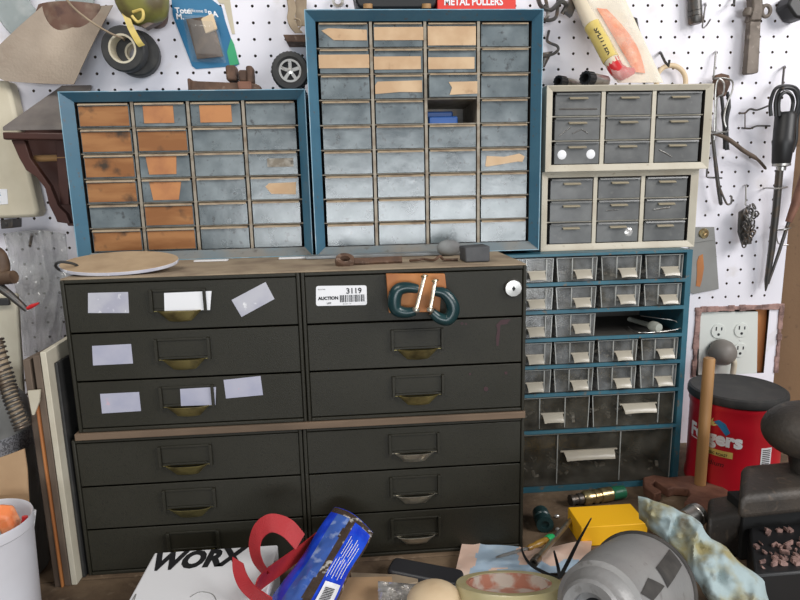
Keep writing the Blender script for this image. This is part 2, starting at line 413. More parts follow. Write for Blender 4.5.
def olive(label, x0, x1, z0, z1, hx, pm, grp='olive drab steel drawer cabinets'):
    r = thing('drawer_cabinet', label, 'cabinet', ((x0+x1)/2, .9, z0), grp)
    b = MB(); t = .0045; shell(b, x0+.0006, x1-.0006, z0, z1, YG, 1.05, t); b.build('cabinet_body', ['olive'], r, bevel=.0012)
    n = 3; H = (z1-z0-2*t)/n; D = []
    for k in range(n):
        a = z1-t-(k+1)*H; bb = MB(); g = .0011
        bb.box((x0+t+g, YG+.0015, a+g), (x1-t-g, YG+.0035, a+H-g))
        bb.box((x0+t+.004, YG+.0035, a+.004), (x1-t-.004, 1.02, a+.0055)); bb.box((x0+t+.004, YG+.0035, a+.0055), (x0+t+.0055, 1.02, a+H-.012)); bb.box((x1-t-.0055, YG+.0035, a+.0055), (x1-t-.004, 1.02, a+H-.012)); bb.box((x0+t+.0055, 1.0185, a+.0055), (x1-t-.0055, 1.02, a+H-.012))
        d = bb.build('drawer', 'olive', r, bevel=.0009); D.append((d, a, H))
        if hx is not None and not (label.startswith('upper right') and k == 0):
            w = .060; hh = .024 if k or True else .02
            zc = a+H*.40
            holder(hx, zc, .067, .027, YG+.0015, d)
            pull(hx, zc-.0135, .056, .0135, YG+.0015, d, pm[k])
    return r, D
hl = U(182, 340, YG).x; hr = U(418, 370, YG).x
UL, ULd = olive('upper left olive steel cabinet of three drawers with pale paper labels', gx0, gxm, SP1, ZGT-.002, hl, ['brass']*3)
UR, URd = olive('upper right olive steel cabinet with lock, white barcode sticker and two clamps', gxm, gx1, SP1, ZGT-.002, hr, ['brass', 'brass', 'brass'])
hl2 = U(187, 470, YG).x; hr2 = U(415, 480, YG).x
LL, LLd = olive('lower left olive steel cabinet behind the white box, dull brass pulls', gx0-.011, gxm-.008, ZB, SP0, hl2, ['brass', 'brass_dull', 'brass_dull'])
LR, LRd = olive('lower right olive steel cabinet with silvery pulls, no paper labels', gxm-.008, gx1+.0004, ZB, SP0, hr2, ['nickel']*3)
tag(MB().box((gx0-.004, YG-.003, SP0+.0003), (gx1, 1.05, SP1-.0003)).build('spacer_board', 'spacer', bevel=.001),
    'thin wooden board between the upper and lower olive cabinets', 'board')
tag(MB().box((gx0+.001, YG+.002, ZGT-.0018), (gx1-.001, 1.05, ZGT)).build('cardboard_sheet', 'cardtop'),
    'dusty tan cardboard sheet covering the tops of the olive cabinets', 'cardboard')
# paper labels
def paper(q, d, m='paper', Y=YG+.0009):
    b = MB(); b.prism(pl(q, Y), (0, .0004, 0)); b.build('paper_label', m, d)
paper([(88, 293), (128, 292), (129, 313), (88, 313)], ULd[0][0])
paper([(164, 293), (211.5, 291), (210, 310), (164.5, 311)], ULd[0][0], 'white', YG-.0012)
paper([(231.5, 300), (265.5, 282), (274.5, 299), (241.5, 317)], ULd[0][0], 'paper')
paper([(92, 346), (131, 344), (133, 363.5), (93, 365.5)], ULd[1][0], 'paper_lilac')
paper([(100, 394), (139, 392), (141, 411), (102, 413.5)], ULd[2][0], 'paper_lilac')
paper([(180, 389), (216, 387), (215.5, 405), (181, 406)], ULd[2][0], 'paper_lilac', YG-.0012)
paper([(223.5, 380), (260.5, 376), (263, 395), (226, 398.5)], ULd[2][0], 'paper_lilac')
# auction sticker
Ys = YG+.0008
b = MB(); q = rq(U(316, 306, Ys), U(367, 305, Ys), U(366.6, 285.3, Ys), U(316, 286, Ys), 3, .12)
b.mt(0).prism(q, (0, .0004, 0))
Xd, Zd = V((1, 0, 0)), V((0, 0, 1))
b.mt(1); b.text('3119', U(346.5, 293.5, Ys), Xd, Zd, .0098, bold=.02, sx=1.02)
b.text('AUCTION', U(318, 300, Ys), Xd, Zd, .0056, bold=.05, sx=1.0); b.text('LOT', U(327, 304, Ys), Xd, Zd, .003, bold=.04); b.text('SEALED BID', U(318, 290, Ys), Xd, Zd, .0018)
x = U(340, 300, Ys).x; xe = U(364.5, 300, Ys).x; z0, z1 = U(352, 301.8, Ys).z, U(352, 294.8, Ys).z; rn = random.Random(5)
while x < xe:
    w = rn.choice([.0005, .0008, .0013]); b.box((x, Ys-.0003, z0), (min(x+w, xe), Ys, z1)); x += w+rn.choice([.0005, .0007, .0011])
b.text('0 0 3 1 1 9', U(343, 304.5, Ys), Xd, Zd, .0024)
b.build('auction_sticker', ['white', 'ink'], URd[0][0])
# lock
c = U(512.5, 287.8, YG+.0015); b = MB(); b.mt(0).lathe([(0, .004), (.0022, .004), (.0022, .006), (.0105, .0055), (.0118, .003), (.0118, 0)], c, (0, -1, 0), 28)
b.mt(1).box((c.x-.001, c.y-.0062, c.z-.003), (c.x+.001, c.y-.004, c.z+.003)); b.mt(1).lathe([(0, .0044), (.0022, .0044)], c, (0, -1, 0), 12)
b.build('lock', ['steel', 'ink'], URd[0][0], smooth=True)
# red-brown drips on the upper right drawers
def drip(q, d):
    b = MB(); b.prism(pl(q, YG+.0010), (0, .0004, 0)); b.build('stain', 'blotch_purple', d)
drip([(501, 320), (511, 319), (507, 324), (500.5, 325), (499.5, 338), (498.5, 346), (496.5, 346), (496, 337), (497.5, 330), (496, 325)], URd[1][0])
for x, y, r, k in ((462, 323.5, 1.6, 1), (466, 324, 1.2, 1), (486, 389, 2.4, 2), (506, 373, 1.6, 2), (470, 374, 1.2, 2)):
    drip([(x+r*math.cos(a), y+r*math.sin(a)) for a in [i*math.pi/4 for i in range(8)]], URd[k][0])

# ================================================================ BLUE DRAWER CABINETS
def tray(w, h, dp, lip, front=.0018, slope=0):
    """open-topped drawer box, front at y=0; material 0 plastic, 1 lip"""
    b = MB(); t = .0013
    b.mt(0).prism([(0, 0, 0), (w, 0, 0), (w, slope, h), (0, slope, h)], (0, front, 0))
    b.box((0, front, 0), (w, dp, t)); b.box((0, front, t), (t, dp, h*.9)); b.box((w-t, front, t), (w, dp, h*.9)); b.box((t, dp-t, t), (w-t, dp, h*.9))
    if lip: b.mt(1).prism([(.001, slope, h), (w-.001, slope, h), (w-.001, slope-lip, h-.0012), (.001, slope-lip, h-.0012)], (0, .0008, .0022))
    return b
def framed_cabinet(name, label, x0, x1, z0, z1, Y, ins, bev, nc, nr, grp, Yb=1.052, skip=(), fwd={}, mats=('blue', 'blue_rim', 'blue_dusty', 'divider'), div=.0042, lipm=('smoke', 'lip')):
    r = thing(name, label, 'cabinet', ((x0+x1)/2, (Y+Yb)/2, z0), grp)
    il, ir, ib, it = ins; b = MB(); Yi = Y+bev
    A = lambda y, a, c, d, e: [(x0+a, y, z0+d), (x1-c, y, z0+d), (x1-c, y, z1-e), (x0+a, y, z1-e)]
    R = [A(Yb, 0, 0, 0, 0), A(Y, 0, 0, 0, 0), A(Y, .0012, .0012, .0012, .0012), A(Yi, il, ir, ib, it), A(Yb-.003, il, ir, ib, it)]
    vs = [p for q in R for p in q]; fs = []; 
    for k in range(4):
        for i in range(4): fs.append((4*k+i, 4*k+(i+1) % 4, 4*k+4+(i+1) % 4, 4*k+4+i))
    fs += [(0, 3, 2, 1), (16, 17, 18, 19)]
    b.add(vs, fs); b.m = [1 if 4 <= i < 8 else (2 if i >= 12 and i < 16 or i == 17 else 0) for i in range(len(fs))]
    b.m[8] = 3; b.build('cabinet_frame', [mats[0], mats[1], 'steel_dk', mats[2]], r)
    X0, X1, Z0_, Z1 = x0+il, x1-ir, z0+ib, z1-it
    g = MB(); W = (X1-X0)/nc; H = (Z1-Z0_)/nr
    for i in range(1, nc): g.box((X0+i*W-div/2, Yi+.0015, Z0_), (X0+i*W+div/2, Yb-.004, Z1))
    for j in range(1, nr): g.box((X0, Yi+.004, Z0_+j*H-.0008), (X1, Yb-.005, Z0_+j*H+.0008))
    g.build('divider_rack', mats[3], r)
    w, h = W-div-.0040, H-.0050; dp = Yb-Yi-.018
    proto = tray(w, h, dp, .0035); me = proto.mesh('drawer', list(lipm), False, V((w/2, 0, 0)))
    D = {}
    for i in range(nc):
        for j in range(nr):
            if (i, j) in skip: continue
            o = bpy.data.objects.new('drawer', me) if not D else next(iter(D.values()))[0].copy()
            COL.objects.link(o); o.parent = r
            p = V((X0+i*W+W/2, Yi+.0012+random.uniform(-.0012, .0008)-fwd.get((i, j), 0), Z1-(j+1)*H+.0012))
            o.location = p-r.location; D[(i, j)] = (o, p, w, h)
    return r, D
def card(D, key, a, c, e, g, m, q=None, jit=0):
    """card on drawer front: a..c of its width, e..g of its height; q = own outline in those units"""
    o, p, w, h = D[key]
    q = q or [(a, e), (c, e), (c, g), (a, g)]
    b = MB(); b.prism([V((p.x-w/2+w*x, p.y-.0009, p.z+h*z)) for x, z in q], (0, .0007, 0)); b.build('card_label', m, o)
B1, B1d = framed_cabinet('drawer_cabinet', 'shorter blue framed cabinet of small drawers, many with orange-brown cards', -.4150, -.0650, ZGT+.0002, Z0+.1468, .930,
    (.0150, .0135, .0130, .0130), .014, 4, 6, 'blue framed small-parts cabinets', fwd={(3, 2): .006})
for k in [(0, 0), (0, 1), (0, 2), (0, 3), (0, 5), (1, 1), (1, 4), (1, 5)]: card(B1d, k, .015, .985, .05, .93, 'cardb')
card(B1d, (1, 0), .17, .77, .14, .92, 'card_orange'); card(B1d, (2, 0), .18, .82, .14, .92, 'card_orange')
card(B1d, (1, 2), 0, 0, 0, 0, 'card_orange', [(.17, .12), (.72, .12), (.75, .95), (.13, .95)]); card(B1d, (1, 3), 0, 0, 0, 0, 'card_orange', [(.20, .08), (.72, .08), (.80, .92), (.15, .95)])
card(B1d, (3, 3), 0, 0, 0, 0, 'tape_tan', [(.42, .25), (.93, .2), (.95, .78), (.38, .75), (.30, .6)])
card(B1d, (3, 2), .38, .92, .35, .75, 'junk')
B2, B2d = framed_cabinet('drawer_cabinet', 'tall blue framed cabinet of small drawers, one slot open, tan tape near the top', -.0596, .2856, ZGT+.0002, Z0+.2515, .915,
    (.0140, .0130, .0130, .0125), .014, 4, 9, 'blue framed small-parts cabinets', skip=[(2, 3)], fwd={(2, 2): .010})
card(B2d, (0, 0), 0, 0, 0, 0, 'tape_tan', [(.30, .30), (.98, .28), (.98, .75), (.2, .82), (.06, .72), (.16, .55)])
card(B2d, (0, 1), -.02, 1.01, .22, .82, 'tape_tan'); card(B2d, (1, 0), .01, 1.02, .28, .86, 'tape_tan'); card(B2d, (1, 1), -.01, .96, .14, .72, 'tape_tan')
card(B2d, (1, 2), 0, 0, 0, 0, 'tape_tan', [(.0, .2), (.5, .28), (.98, .26), (.98, .8), (.05, .76), (.0, .6)]); card(B2d, (2, 0), .0, 1.0, .05, .9, 'tape_tan'); card(B2d, (2, 1), .0, .97, .14, .68, 'tape_tan')
card(B2d, (2, 2), 0, 0, 0, 0, 'tape_tan', [(.42, .08), (1, .12), (1, .68), (.40, .66), (.47, .4)]); card(B2d, (3, 5), 0, 0, 0, 0, 'tape_tan', [(.09, .26), (.12, .72), (.5, .66), (.83, .80), (.95, .66), (.90, .4), (.8, .42), (.5, .32), (.12, .2)])
x, z = (U(455, 108, .95).x, B2d[(2, 4)][1].z)
b = MB(); xw = B2d[(2, 4)][1].x; b.box((xw-.033, .952, z+B2d[(2, 4)][3]+.0045), (xw+.012, 1.02, z+B2d[(2, 4)][3]+.017)); b.box((xw-.033, .975, z+B2d[(2, 4)][3]+.017), (xw+.008, 1.02, z+B2d[(2, 4)][3]+.027))
tag(b.build('plastic_case', 'navy', bevel=.002), 'bright blue plastic case inside the open slot of the tall cabinet', 'case')

# ================================================================ BEIGE CABINETS
def beige(label, px, Y, zr):
    (xl, ya), (xr, yb) = px; x0, x1 = U(xl, ya, Y).x, U(xr, yb, Y).x; z0, z1 = zr
    r, D = framed_cabinet('drawer_cabinet', label, x0, x1, z0, z1, Y, (.0105, .0105, .0105, .0085), .004, 3, 3, 'beige three by three drawer cabinets', mats=('beige', 'beige', 'beige', 'beige'), div=.0062, lipm=('smoke_dk', 'smoke_dk'))
    w, h = next(iter(D.values()))[2:]
    for (i, j), (o, p, w, h) in D.items():
        b = MB(); b.grid(lambda u, v: V((p.x+(u-.5)*w*.40, p.y-.0055*math.sin(v*math.pi*.62), p.z+h*.86-v*.0035+(.0)*u)), 6, 5, (0, .0012, -.0006)); b.build('pull_tab', 'beige_tab', o, smooth=True)
    return r, D
ztop = U(600, 252.5, .902).z
zm = U(620, 170.8, (.937)).z
BA, BAd = beige('upper beige plastic cabinet of nine drawers under the leaning package', ((546, 130), (711, 130)), (.930), (zm+.0004, U(625, 84.5, (.930)).z))
BB, BBd = beige('lower beige plastic cabinet of nine drawers on the teal cabinet', ((541.5, 210), (696.5, 210)), (.937), (ztop+.0004, zm))
def blob(D, k, u, v, r, m, sq=1):
    o, p, w, h = D[k]; b = MB(); b.sphere((p.x-w/2+w*u, p.y+.001, p.z+h*v), r*sq, .002, r, 14, 8); b.build('contents', m, o, smooth=True)
for u in (.17, .82): blob(BAd, (0, 2), u, .45, .0085, 'white')
blob(BBd, (1, 2), .78, .5, .008, 'foil')
def streak(D, k, pts, r=.0007, m='steel'):
    o, p, w, h = D[k]; b = MB(); b.tube([V((p.x-w/2+w*x, p.y-.0004, p.z+h*z)) for x, z in pts], r, 6); b.build('contents', m, o)
streak(BAd, (0, 0), [(.1, .32), (.92, .3)], .0014); streak(BAd, (0, 1), [(.1, .2), (.35, .6)]); streak(BAd, (0, 1), [(.4, .3), (.6, .5), (.75, .3)]); streak(BAd, (2, 2), [(.1, .6), (.4, .25)]); streak(BBd, (1, 1), [(.2, .5), (.5, .55)]); streak(BBd, (2, 1), [(.2, .5), (.6, .6)], .0012)

# ================================================================ TEAL CABINET WITH CLEAR DRAWERS
TY = .902; tx0, tx1 = .2275, U(685, 370, TY).x; 
tz1 = ztop
def zat(y, x=600): return U(x, y, TY).z
SH = [(281.8+1.0), 310.3, 338, 364.8, 392.8, 429.5, 482]       # shelf centre lines at x=600
T = thing('drawer_cabinet', 'teal metal rack of clear plastic drawers beside the red coffee can', 'cabinet', ((tx0+tx1)/2, .97, ZB))
b = MB(); b.mt(0)
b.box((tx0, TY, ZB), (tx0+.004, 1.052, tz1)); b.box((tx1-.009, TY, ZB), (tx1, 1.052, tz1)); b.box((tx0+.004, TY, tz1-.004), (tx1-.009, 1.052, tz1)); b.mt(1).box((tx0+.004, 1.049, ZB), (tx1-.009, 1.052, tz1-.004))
lev = [tz1-.004]
for y in SH:
    z = zat(y); hgt = .0028 if y < 470 else .0045
    if y > 470: z = ZB+.0048
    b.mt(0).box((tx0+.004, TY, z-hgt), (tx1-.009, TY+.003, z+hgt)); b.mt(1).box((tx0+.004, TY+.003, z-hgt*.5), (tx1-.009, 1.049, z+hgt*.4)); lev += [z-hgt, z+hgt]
b.build('cabinet_frame', ['blue_teal', 'shelfdark'], T)
lev = [lev[0]]+lev[1:]
rows = [(lev[0], lev[2])]+[(lev[2*k-1], lev[2*k+2]) for k in range(1, 7)]     # (top, bottom)
rnj = random.Random(11)
def clear_drawer(x0, x1, zt, zb_, hw, hcx, hz, cont=True, handle=True, m='clear'):
    w = x1-x0; h = zt-zb_-.003; dp = .14
    b = MB(); t = .0012; tp = .004; e = MB()
    b.prism([(x0+tp*.6, TY+.004, zb_+.0005), (x1-tp*.6, TY+.004, zb_+.0005), (x1, TY+.0065, zb_+h), (x0, TY+.0065, zb_+h)], (0, .0012, 0))
    b.box((x0+.002, TY+.006, zb_+.0005), (x1-.002, TY+dp, zb_+.0016)); b.box((x0+.002, TY+.0085, zb_+.0016), (x0+.0032, TY+dp, zb_+h)); b.box((x1-.0032, TY+.0085, zb_+.0016), (x1-.002, TY+dp, zb_+h)); b.box((x0+.0032, TY+dp-.0012, zb_+.0016), (x1-.0032, TY+dp, zb_+h))
    for s in (-1, 1):                                     # ribs of the label channel
        xx = (x0+x1)/2+hcx*w+s*hw*.62; e.box((xx-.0006, TY+.0030, zb_+.003), (xx+.0006, TY+.0055, zb_+h-.001))
    for a, c in ((x0+tp*.6, x0), (x1-tp*.6-.0012, x1-.0012)): e.prism([(a, TY+.0035, zb_+.0008), (a+.0012, TY+.0035, zb_+.0008), (c+.0012, TY+.006, zb_+h), (c, TY+.006, zb_+h)], (0, .0012, 0))
    e.box((x0+.001, TY+.0052, zb_+h-.0012), (x1-.001, TY+.0068, zb_+h))
    d = b.build('drawer', m, T); e.build('ribs_and_glints', 'edge', d)  # channel ribs plus bright rims, edge highlights put into the colour
    if handle:
        c = (x0+x1)/2+hcx*w; zc = zb_+h*hz
        def f(u, v):
            s = 2*u-1; y = TY+.0045-.013*math.sin(v*1.35)
            return V((c+s*hw*(.5-.03*v), y, zc+.0035-.0125*v**1.25+.001*(1-s*s)))
        g = MB(); g.grid(f, 10, 7, (0, .0012, -.0004)); g.box((c-hw*.56, TY+.0025, zc+.0025), (c+hw*.56, TY+.0052, zc+.0045)); g.build('scoop_handle', 'cloudy', d, smooth=True)
    if cont:
        g = MB()
        for k in range(int(10+w*160)):
            a = rnj.uniform(.002, .006); px, py = rnj.uniform(x0+.01, x1-.01), rnj.uniform(TY+.02, TY+.10); pz = zb_+.002+a*.4+rnj.uniform(0, h*.22)
            an = rnj.uniform(0, 3); g.obox((px, py, pz), V((math.cos(an), math.sin(an), .2))*a, V((-math.sin(an), math.cos(an), 0))*a*.4, V((0, 0, 1))*a*.35)
        o = g.build('contents', 'junk', d); o['kind'] = 'stuff'
    return d
cols = [(tx0+.0055, U(553.5, 330, TY).x), (U(556, 330, TY).x, U(596.5, 330, TY).x), (U(600, 330, TY).x, U(640, 330, TY).x), (U(643.5, 330, TY).x, tx1-.011)]
for r_ in range(5):
    for c_ in range(4):
        if r_ == 2 and c_ >= 2: continue
        zt, zb_ = rows[r_]
        clear_drawer(*cols[c_], zt, zb_, .026, .12, .38 if (r_, c_) not in ((1, 2), (2, 1)) else .45, handle=True)
xm = U(592, 412, TY).x
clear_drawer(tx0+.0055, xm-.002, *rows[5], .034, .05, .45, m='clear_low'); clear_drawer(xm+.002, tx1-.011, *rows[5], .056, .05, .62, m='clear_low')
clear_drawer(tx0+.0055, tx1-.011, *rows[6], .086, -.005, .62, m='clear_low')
# what lies in the open middle slot
zs = rows[2][1]
c = U(655, 324, TY+.012); b = MB(); rr = .0085
b.lathe([(0, -.012), (rr*.8, -.011), (rr, -.004), (rr, .004), (rr*.7, .010), (.004, .013), (.004, .06), (0, .06)], (c.x, TY+.014, zs+rr+.0005), (-.25, 1, 0), 20)
tag(b.build('light_bulb', 'glassbulb', smooth=True), 'small clear round-ended bulb lying in the open slot of the teal rack', 'bulb')
b = MB(); z = zs+.0014
b.tube(spline([(U(628, 330, TY+.05).x, TY+.05, z), (U(641, 330, TY).x, TY+.008, z+.0002), (U(668, 330, TY).x, TY+.006, z+.001), (U(683, 330, TY).x, TY+.007, z+.006), (U(681, 330, TY).x, TY+.02, z+.014), (U(668, 330, TY).x, TY+.03, z+.017), (U(655, 330, TY).x, TY+.05, z+.018)], 8), .0008, 6)
tag(b.build('wire_loop', 'steel', smooth=True), 'bent loop of thin wire in the open slot of the teal rack', 'wire')
# ================================================================ THINGS ON AND BY THE PEGBOARD
def hook(px0, px1, name='peg_hook', lab='', Y0=YW-.012, cat='hook', extra=None, r=.0016, m='steel'):
    p, q = U(*px0, YW-.006), U(*px1, YW-.014)
    pts = [p+V((0, .012, .001)), p, q] + ([U(*e, YW-.035) for e in extra] if extra else [q+V((0, -.025, .0)), q+V((.0, -.03, .006))])
    b = MB(); b.tube(spline(pts, 5), r, 8); return tag(b.build(name, m, smooth=True), lab, cat)

# sheet-metal scoop
Y = 1.005
r = thing('metal_scoop', 'grey-brown sheet metal scoop hanging in front of the clear disc', 'scoop', U(45, 83, Y))
TL, TR, BR, BL, LL_ = U(47, 3, Y+.022), U(113, 5, Y+.022), U(74, 84.5, Y), U(4, 83, Y), U(-26, 78, Y)
TLL = U(47-66, 75, Y)
b = MB()
def f(u, v):
    a = U(47, 2, Y+.025).lerp(U(113, 5, Y+.025), u); c = U(-8, 80, Y-.002).lerp(U(74, 84.5, Y-.002), u)
    if u < .12: c = c.lerp(U(-20, 62, Y), (.12-u)/.12*.9)
    p = a.lerp(c, v); p.y += .012*math.sin(u*math.pi)*(1-.3*v) - .004*math.sin(v*3)
    return p
b.grid(f, 20, 14, (0, .0016, 0))
b.build('blade', 'scoop', r, smooth=True)
MB().grid(lambda u, v: (lambda p: p+V((0, .007-.017*math.sin(u*math.pi)**.8*(1-v)**.6, 0)))(U(36+62*u-(6*v*(1-u)), 3+(26+9*abs(math.sin(u*5.2)))*v*(1-abs(2*u-1)**2.2*.4), Y+.022)), 18, 10, (0, .0015, 0)).build('handle_socket', 'socketrust', r, smooth=True)
# translucent disc
c = U(43, -2, YW-.012); b = MB(); b.lathe([(.02, 0), (.074, .0), (.0765, -.003), (.0765, .001), (.074, .003), (.02, .003)], c, (0, -1, 0), 48, closed=True)
tag(b.build('plastic_disc', 'disc', smooth=True), 'translucent greenish plastic disc hanging behind the metal scoop', 'disc')
# tape rolls
def roll(px, Y, R, rin, th, ax, lab, side='rubber'):
    c = U(*px, Y); r = thing('tape_roll', lab, 'tape roll', c-V((0, 0, R)), None)
    b = MB(); b.lathe([(rin+.002, -th/2), (R-.002, -th/2), (R, -th/2+.002), (R, th/2-.002), (R-.002, th/2), (rin+.002, th/2)], c, ax, 40); b.build('tape', side, r, smooth=True)
    b = MB(); b.lathe([(rin, -th/2-.0006), (rin+.003, -th/2-.0006), (rin+.003, th/2+.0006), (rin, th/2+.0006)], c, ax, 32, closed=True); b.build('core', 'cream', r, smooth=True)
roll((137, 54), 1.035, .035, .013, .018, (.12, -1, .05), 'charcoal grey tape roll hanging behind the black one', 'greyplastic' if False else 'rubber')
roll((125, 49.5), 1.010, .0335, .0185, .018, (-.10, -1, -.06), 'black tape roll with cream core in front, twine through it', 'rubber')
b = MB(); b.tube(spline([U(60, -10, 1.0), U(72, 6, .992), U(90, 21, .99), U(110, 33, .992), U(122, 38, .996), U(124, 40, 1.02)], 6), .0016, 8)
tag(b.build('twine', 'cardtop', smooth=True), 'beige twine running across the scoop to the tape rolls', 'twine')
b = MB(); b.ribbon(spline([U(122, 7, 1.0), U(126, 15, .994), U(131, 28, .990), U(138, 41, .990), U(142, 46, .994)], 5), (U(126.5, 20, .99)-U(132.5, 18, .99))/2, .001)
for p in ((126, 13), (132, 27), (134, 32)): b.mt(1).lathe([(0, 0), (.0009, 0), (.0009, .0012)], U(*p, .9905), (0, -1, 0), 8)
tag(b.build('yellow_strip', ['yellow', 'ink'], smooth=True), 'short yellow strip with dots hanging over the tape rolls', 'strip')
# green and brown pouch
r = thing('hanging_pouch', 'rounded yellow-green and brown pouch hanging above the tape rolls', 'pouch', U(147, 28, 1.02))
c = U(143, -2, 1.005); b = MB(); b.sphere(c, .040, .028, .040, 20, 14, lambda d: 1+.05*math.sin(5*d.x+3*d.z)); b.build('pouch_front', 'olivegreen', r, smooth=True)
b = MB(); b.grid(lambda u, v: U(136+24*u-6*(1-u)*v, 4+(24-2*abs(u-.5)*8)*v-9*(1-v)*u, 1.012-.014*math.sin(u*3.1)), 14, 10, (0, .016, 0)); b.sphere(U(155, 6, 1.033), .022, .016, .033, 18, 12, lambda d: 1+.06*math.sin(6*d.z)); b.build('side_flap', 'brownleather', r, smooth=True)
b = MB(); b.tube(spline([U(133, 12, .982), U(142, 10, .975), U(143, 18, .974), U(138, 22, .978), U(132, 16, .98)], 6), .0022, 8); b.build('clasp', 'yellow', r, smooth=True)
# blister pack
Y = YW-.0012
r = thing('blister_pack', 'blue carded blister pack with a brown item, hung on the pegboard', 'package', U(206, 68, Y))
q = [(171, -6), (205, -6), (222, 7.5), (225, 20), (239.5, 64), (236, 66), (196, 69), (192, 66), (184, 45), (173, 16)]
b = MB(); b.mt(0).prism(pl(q, Y), (0, .0015, 0)); Xb = (U(220, 9, Y)-U(175, 7, Y)).normalized(); Zb_ = (U(175, 7, Y)-U(178, 22, Y)).normalized()
b.mt(1).prism(pl([(231, 38), (234, 44), (239, 64), (230, 65.5), (227, 52)], Y-.0008), (0, .0008, 0))
b.mt(2).text('Toter', U(175.5, 13, Y), Xb, Zb_, .012, bold=.03); b.text('Silicone B', U(189, 12, Y), Xb, Zb_, .0075); b.text('M.', U(177, 19, Y), Xb, Zb_, .012, bold=.03); b.text('RA', U(209, 16.5, Y), Xb, Zb_, .012, bold=.03)
b.build('card', ['packblue', 'packgreen', 'white'], r)
b = MB(); b.grid(lambda u, v: U(182+33*u+(11+v*0)*v*1.05+(1-u)*v*-2, 15+47*v+1*u, Y-.003-.014*min(1, 6*min(u, 1-u, v, 1-v))), 16, 16); b.build('blister', 'film', r, smooth=True)
b = MB(); b.grid(lambda u, v: U(186+26*u+11*v, 19+40*v-3*u, Y-.004-.008*math.sin(u*3.14)), 10, 12, (0, .003, 0)); b.build('contents', 'darkbrown', r, smooth=True)
b = MB(); b.obox(U(209, 24, Y-.010), V((.010, 0, .004)), V((0, .002, 0)), V((-.003, 0, .012))); b.build('contents', 'wood_pale', r, bevel=.002)
b = MB(); b.prism(pl([(214, -6), (229, -6), (235, 34), (232, 34), (224, 4), (219, 3)], YW-.0009), (0, .0008, 0)); tag(b.build('card_back', 'cream'), 'pale card hanging behind the blue blister pack', 'card')
# rusty clamp bar on the blue cabinet
zt = Z0+.1471
r = thing('clamp_bar', 'rusty pipe clamp bar lying on the shorter blue cabinet', 'clamp', V((U(226, 88, .965).x, .965, zt)))
x = lambda px, Y=.955: U(px, 85, Y).x
b = MB(); b.prism([(x(190), .945, zt), (x(261), .945, zt), (x(261), .945, zt+.007), (x(256), .945, zt+.0105), (x(200), .945, zt+.0145), (x(191), .945, zt+.016)], (0, .02, 0)); b.box((x(190), .941, zt), (x(193), .969, zt+.018)); b.build('bar', 'rust', r, bevel=.0015)
b = MB(); b.box((x(228), .943, zt+.0147), (x(238), .968, zt+.0365)); b.build('jaw', 'rust', r, bevel=.003)
b = MB(); b.box((x(240), .945, zt+.013), (x(249), .966, zt+.030)); b.box((x(248), .943, zt+.0105), (x(254.5), .968, zt+.0355)); b.build('jaw', 'rust', r, bevel=.003)
b = MB(); b.box((x(239), .940, zt+.0005), (x(253), .9445, zt+.013)); b.build('slide', 'rust_red', r, bevel=.002)
# toy wheel
Rw = .0275; c = V((U(290.5, 71, .950).x, .952, zt+Rw)); r = thing('toy_wheel', 'small black rubber toy wheel with spoked hub on the shorter blue cabinet', 'wheel', c-V((0, 0, Rw)))
b = MB(); b.lathe([(.0165, -.009), (.020, -.0115), (.0255, -.0105), (Rw, -.007), (Rw, .007), (.0255, .0105), (.0165, .009)], c, (0, 1, 0), 40, closed=True)
for k in range(30):
    a = k*math.pi/15; d = V((math.cos(a), 0, math.sin(a))); b.obox(c+d*(Rw-.0003), d*.0008, V((0, .007, 0)), V((-d.z, 0, d.x))*.0014)
b.build('tyre', 'rubber', r, smooth=True)
b = MB(); b.mt(0).lathe([(.0135, -.0095), (.0165, -.0095), (.0165, .006), (.0135, .006)], c, (0, 1, 0), 32, closed=True)
for k in range(5):
    a = k*math.pi*.4+.3; d = V((math.cos(a), 0, math.sin(a))); b.obox(c+d*.008+V((0, -.006, 0)), d*.0065, V((0, .0015, 0)), V((-d.z, 0, d.x))*.0024)
b.lathe([(0, -.0095), (.0045, -.009), (.0045, .004)], c, (0, 1, 0), 16); b.mt(1).lathe([(0, .001), (.0135, .001), (.0135, .003)], c, (0, 1, 0), 20)
b.build('hub', ['steel', 'ink'], r, smooth=True)
# strap and bar left of the tall cabinet
b = MB(); pts = [U(289, -8, 1.03), U(292, 8, 1.028), U(291, 18, 1.024), U(294, 27, 1.022), U(299, 33, 1.026)]
b.ribbon(spline(pts, 6), V((.0055, .004, .001)), .002); b.ribbon(spline([U(301, -8, 1.04), U(301, 14, 1.04), U(302, 26, 1.04)], 4), V((.009, 0, 0)), .002)
b.tube([U(296, 24, 1.026)+V((.008*math.cos(a), 0, .008*math.sin(a))) for a in [i*math.pi/8 for i in range(16)]], .0015, 6, closed=True)
tag(b.build('metal_strap', 'cardtop', smooth=True), 'twisted tan metal strap hanging above the toy wheel', 'strap')
b = MB(); b.prism(pl([(283, 34.5), (312, 34.5), (312, 42), (287, 42)], 1.02), (0, .036, 0)); tag(b.build('rusty_bracket', 'rust', bevel=.001), 'short rusty bar jutting from the pegboard above the toy wheel', 'bracket')
# ring above the tall cabinet
c = U(338, 1, 1.045); b = MB(); b.lathe([(.0055, -.002), (.0095, -.002), (.0095, .002), (.0055, .002)], c, (.1, 1, 0), 24, closed=True); b.tube([c+V((0, .01, .009)), c+V((0, -.006, .0085)), c+V((0, -.010, .012))], .0014, 6)
tag(b.build('metal_washer', 'steel', smooth=True), 'grey metal washer on a peg above the tall blue cabinet', 'washer')
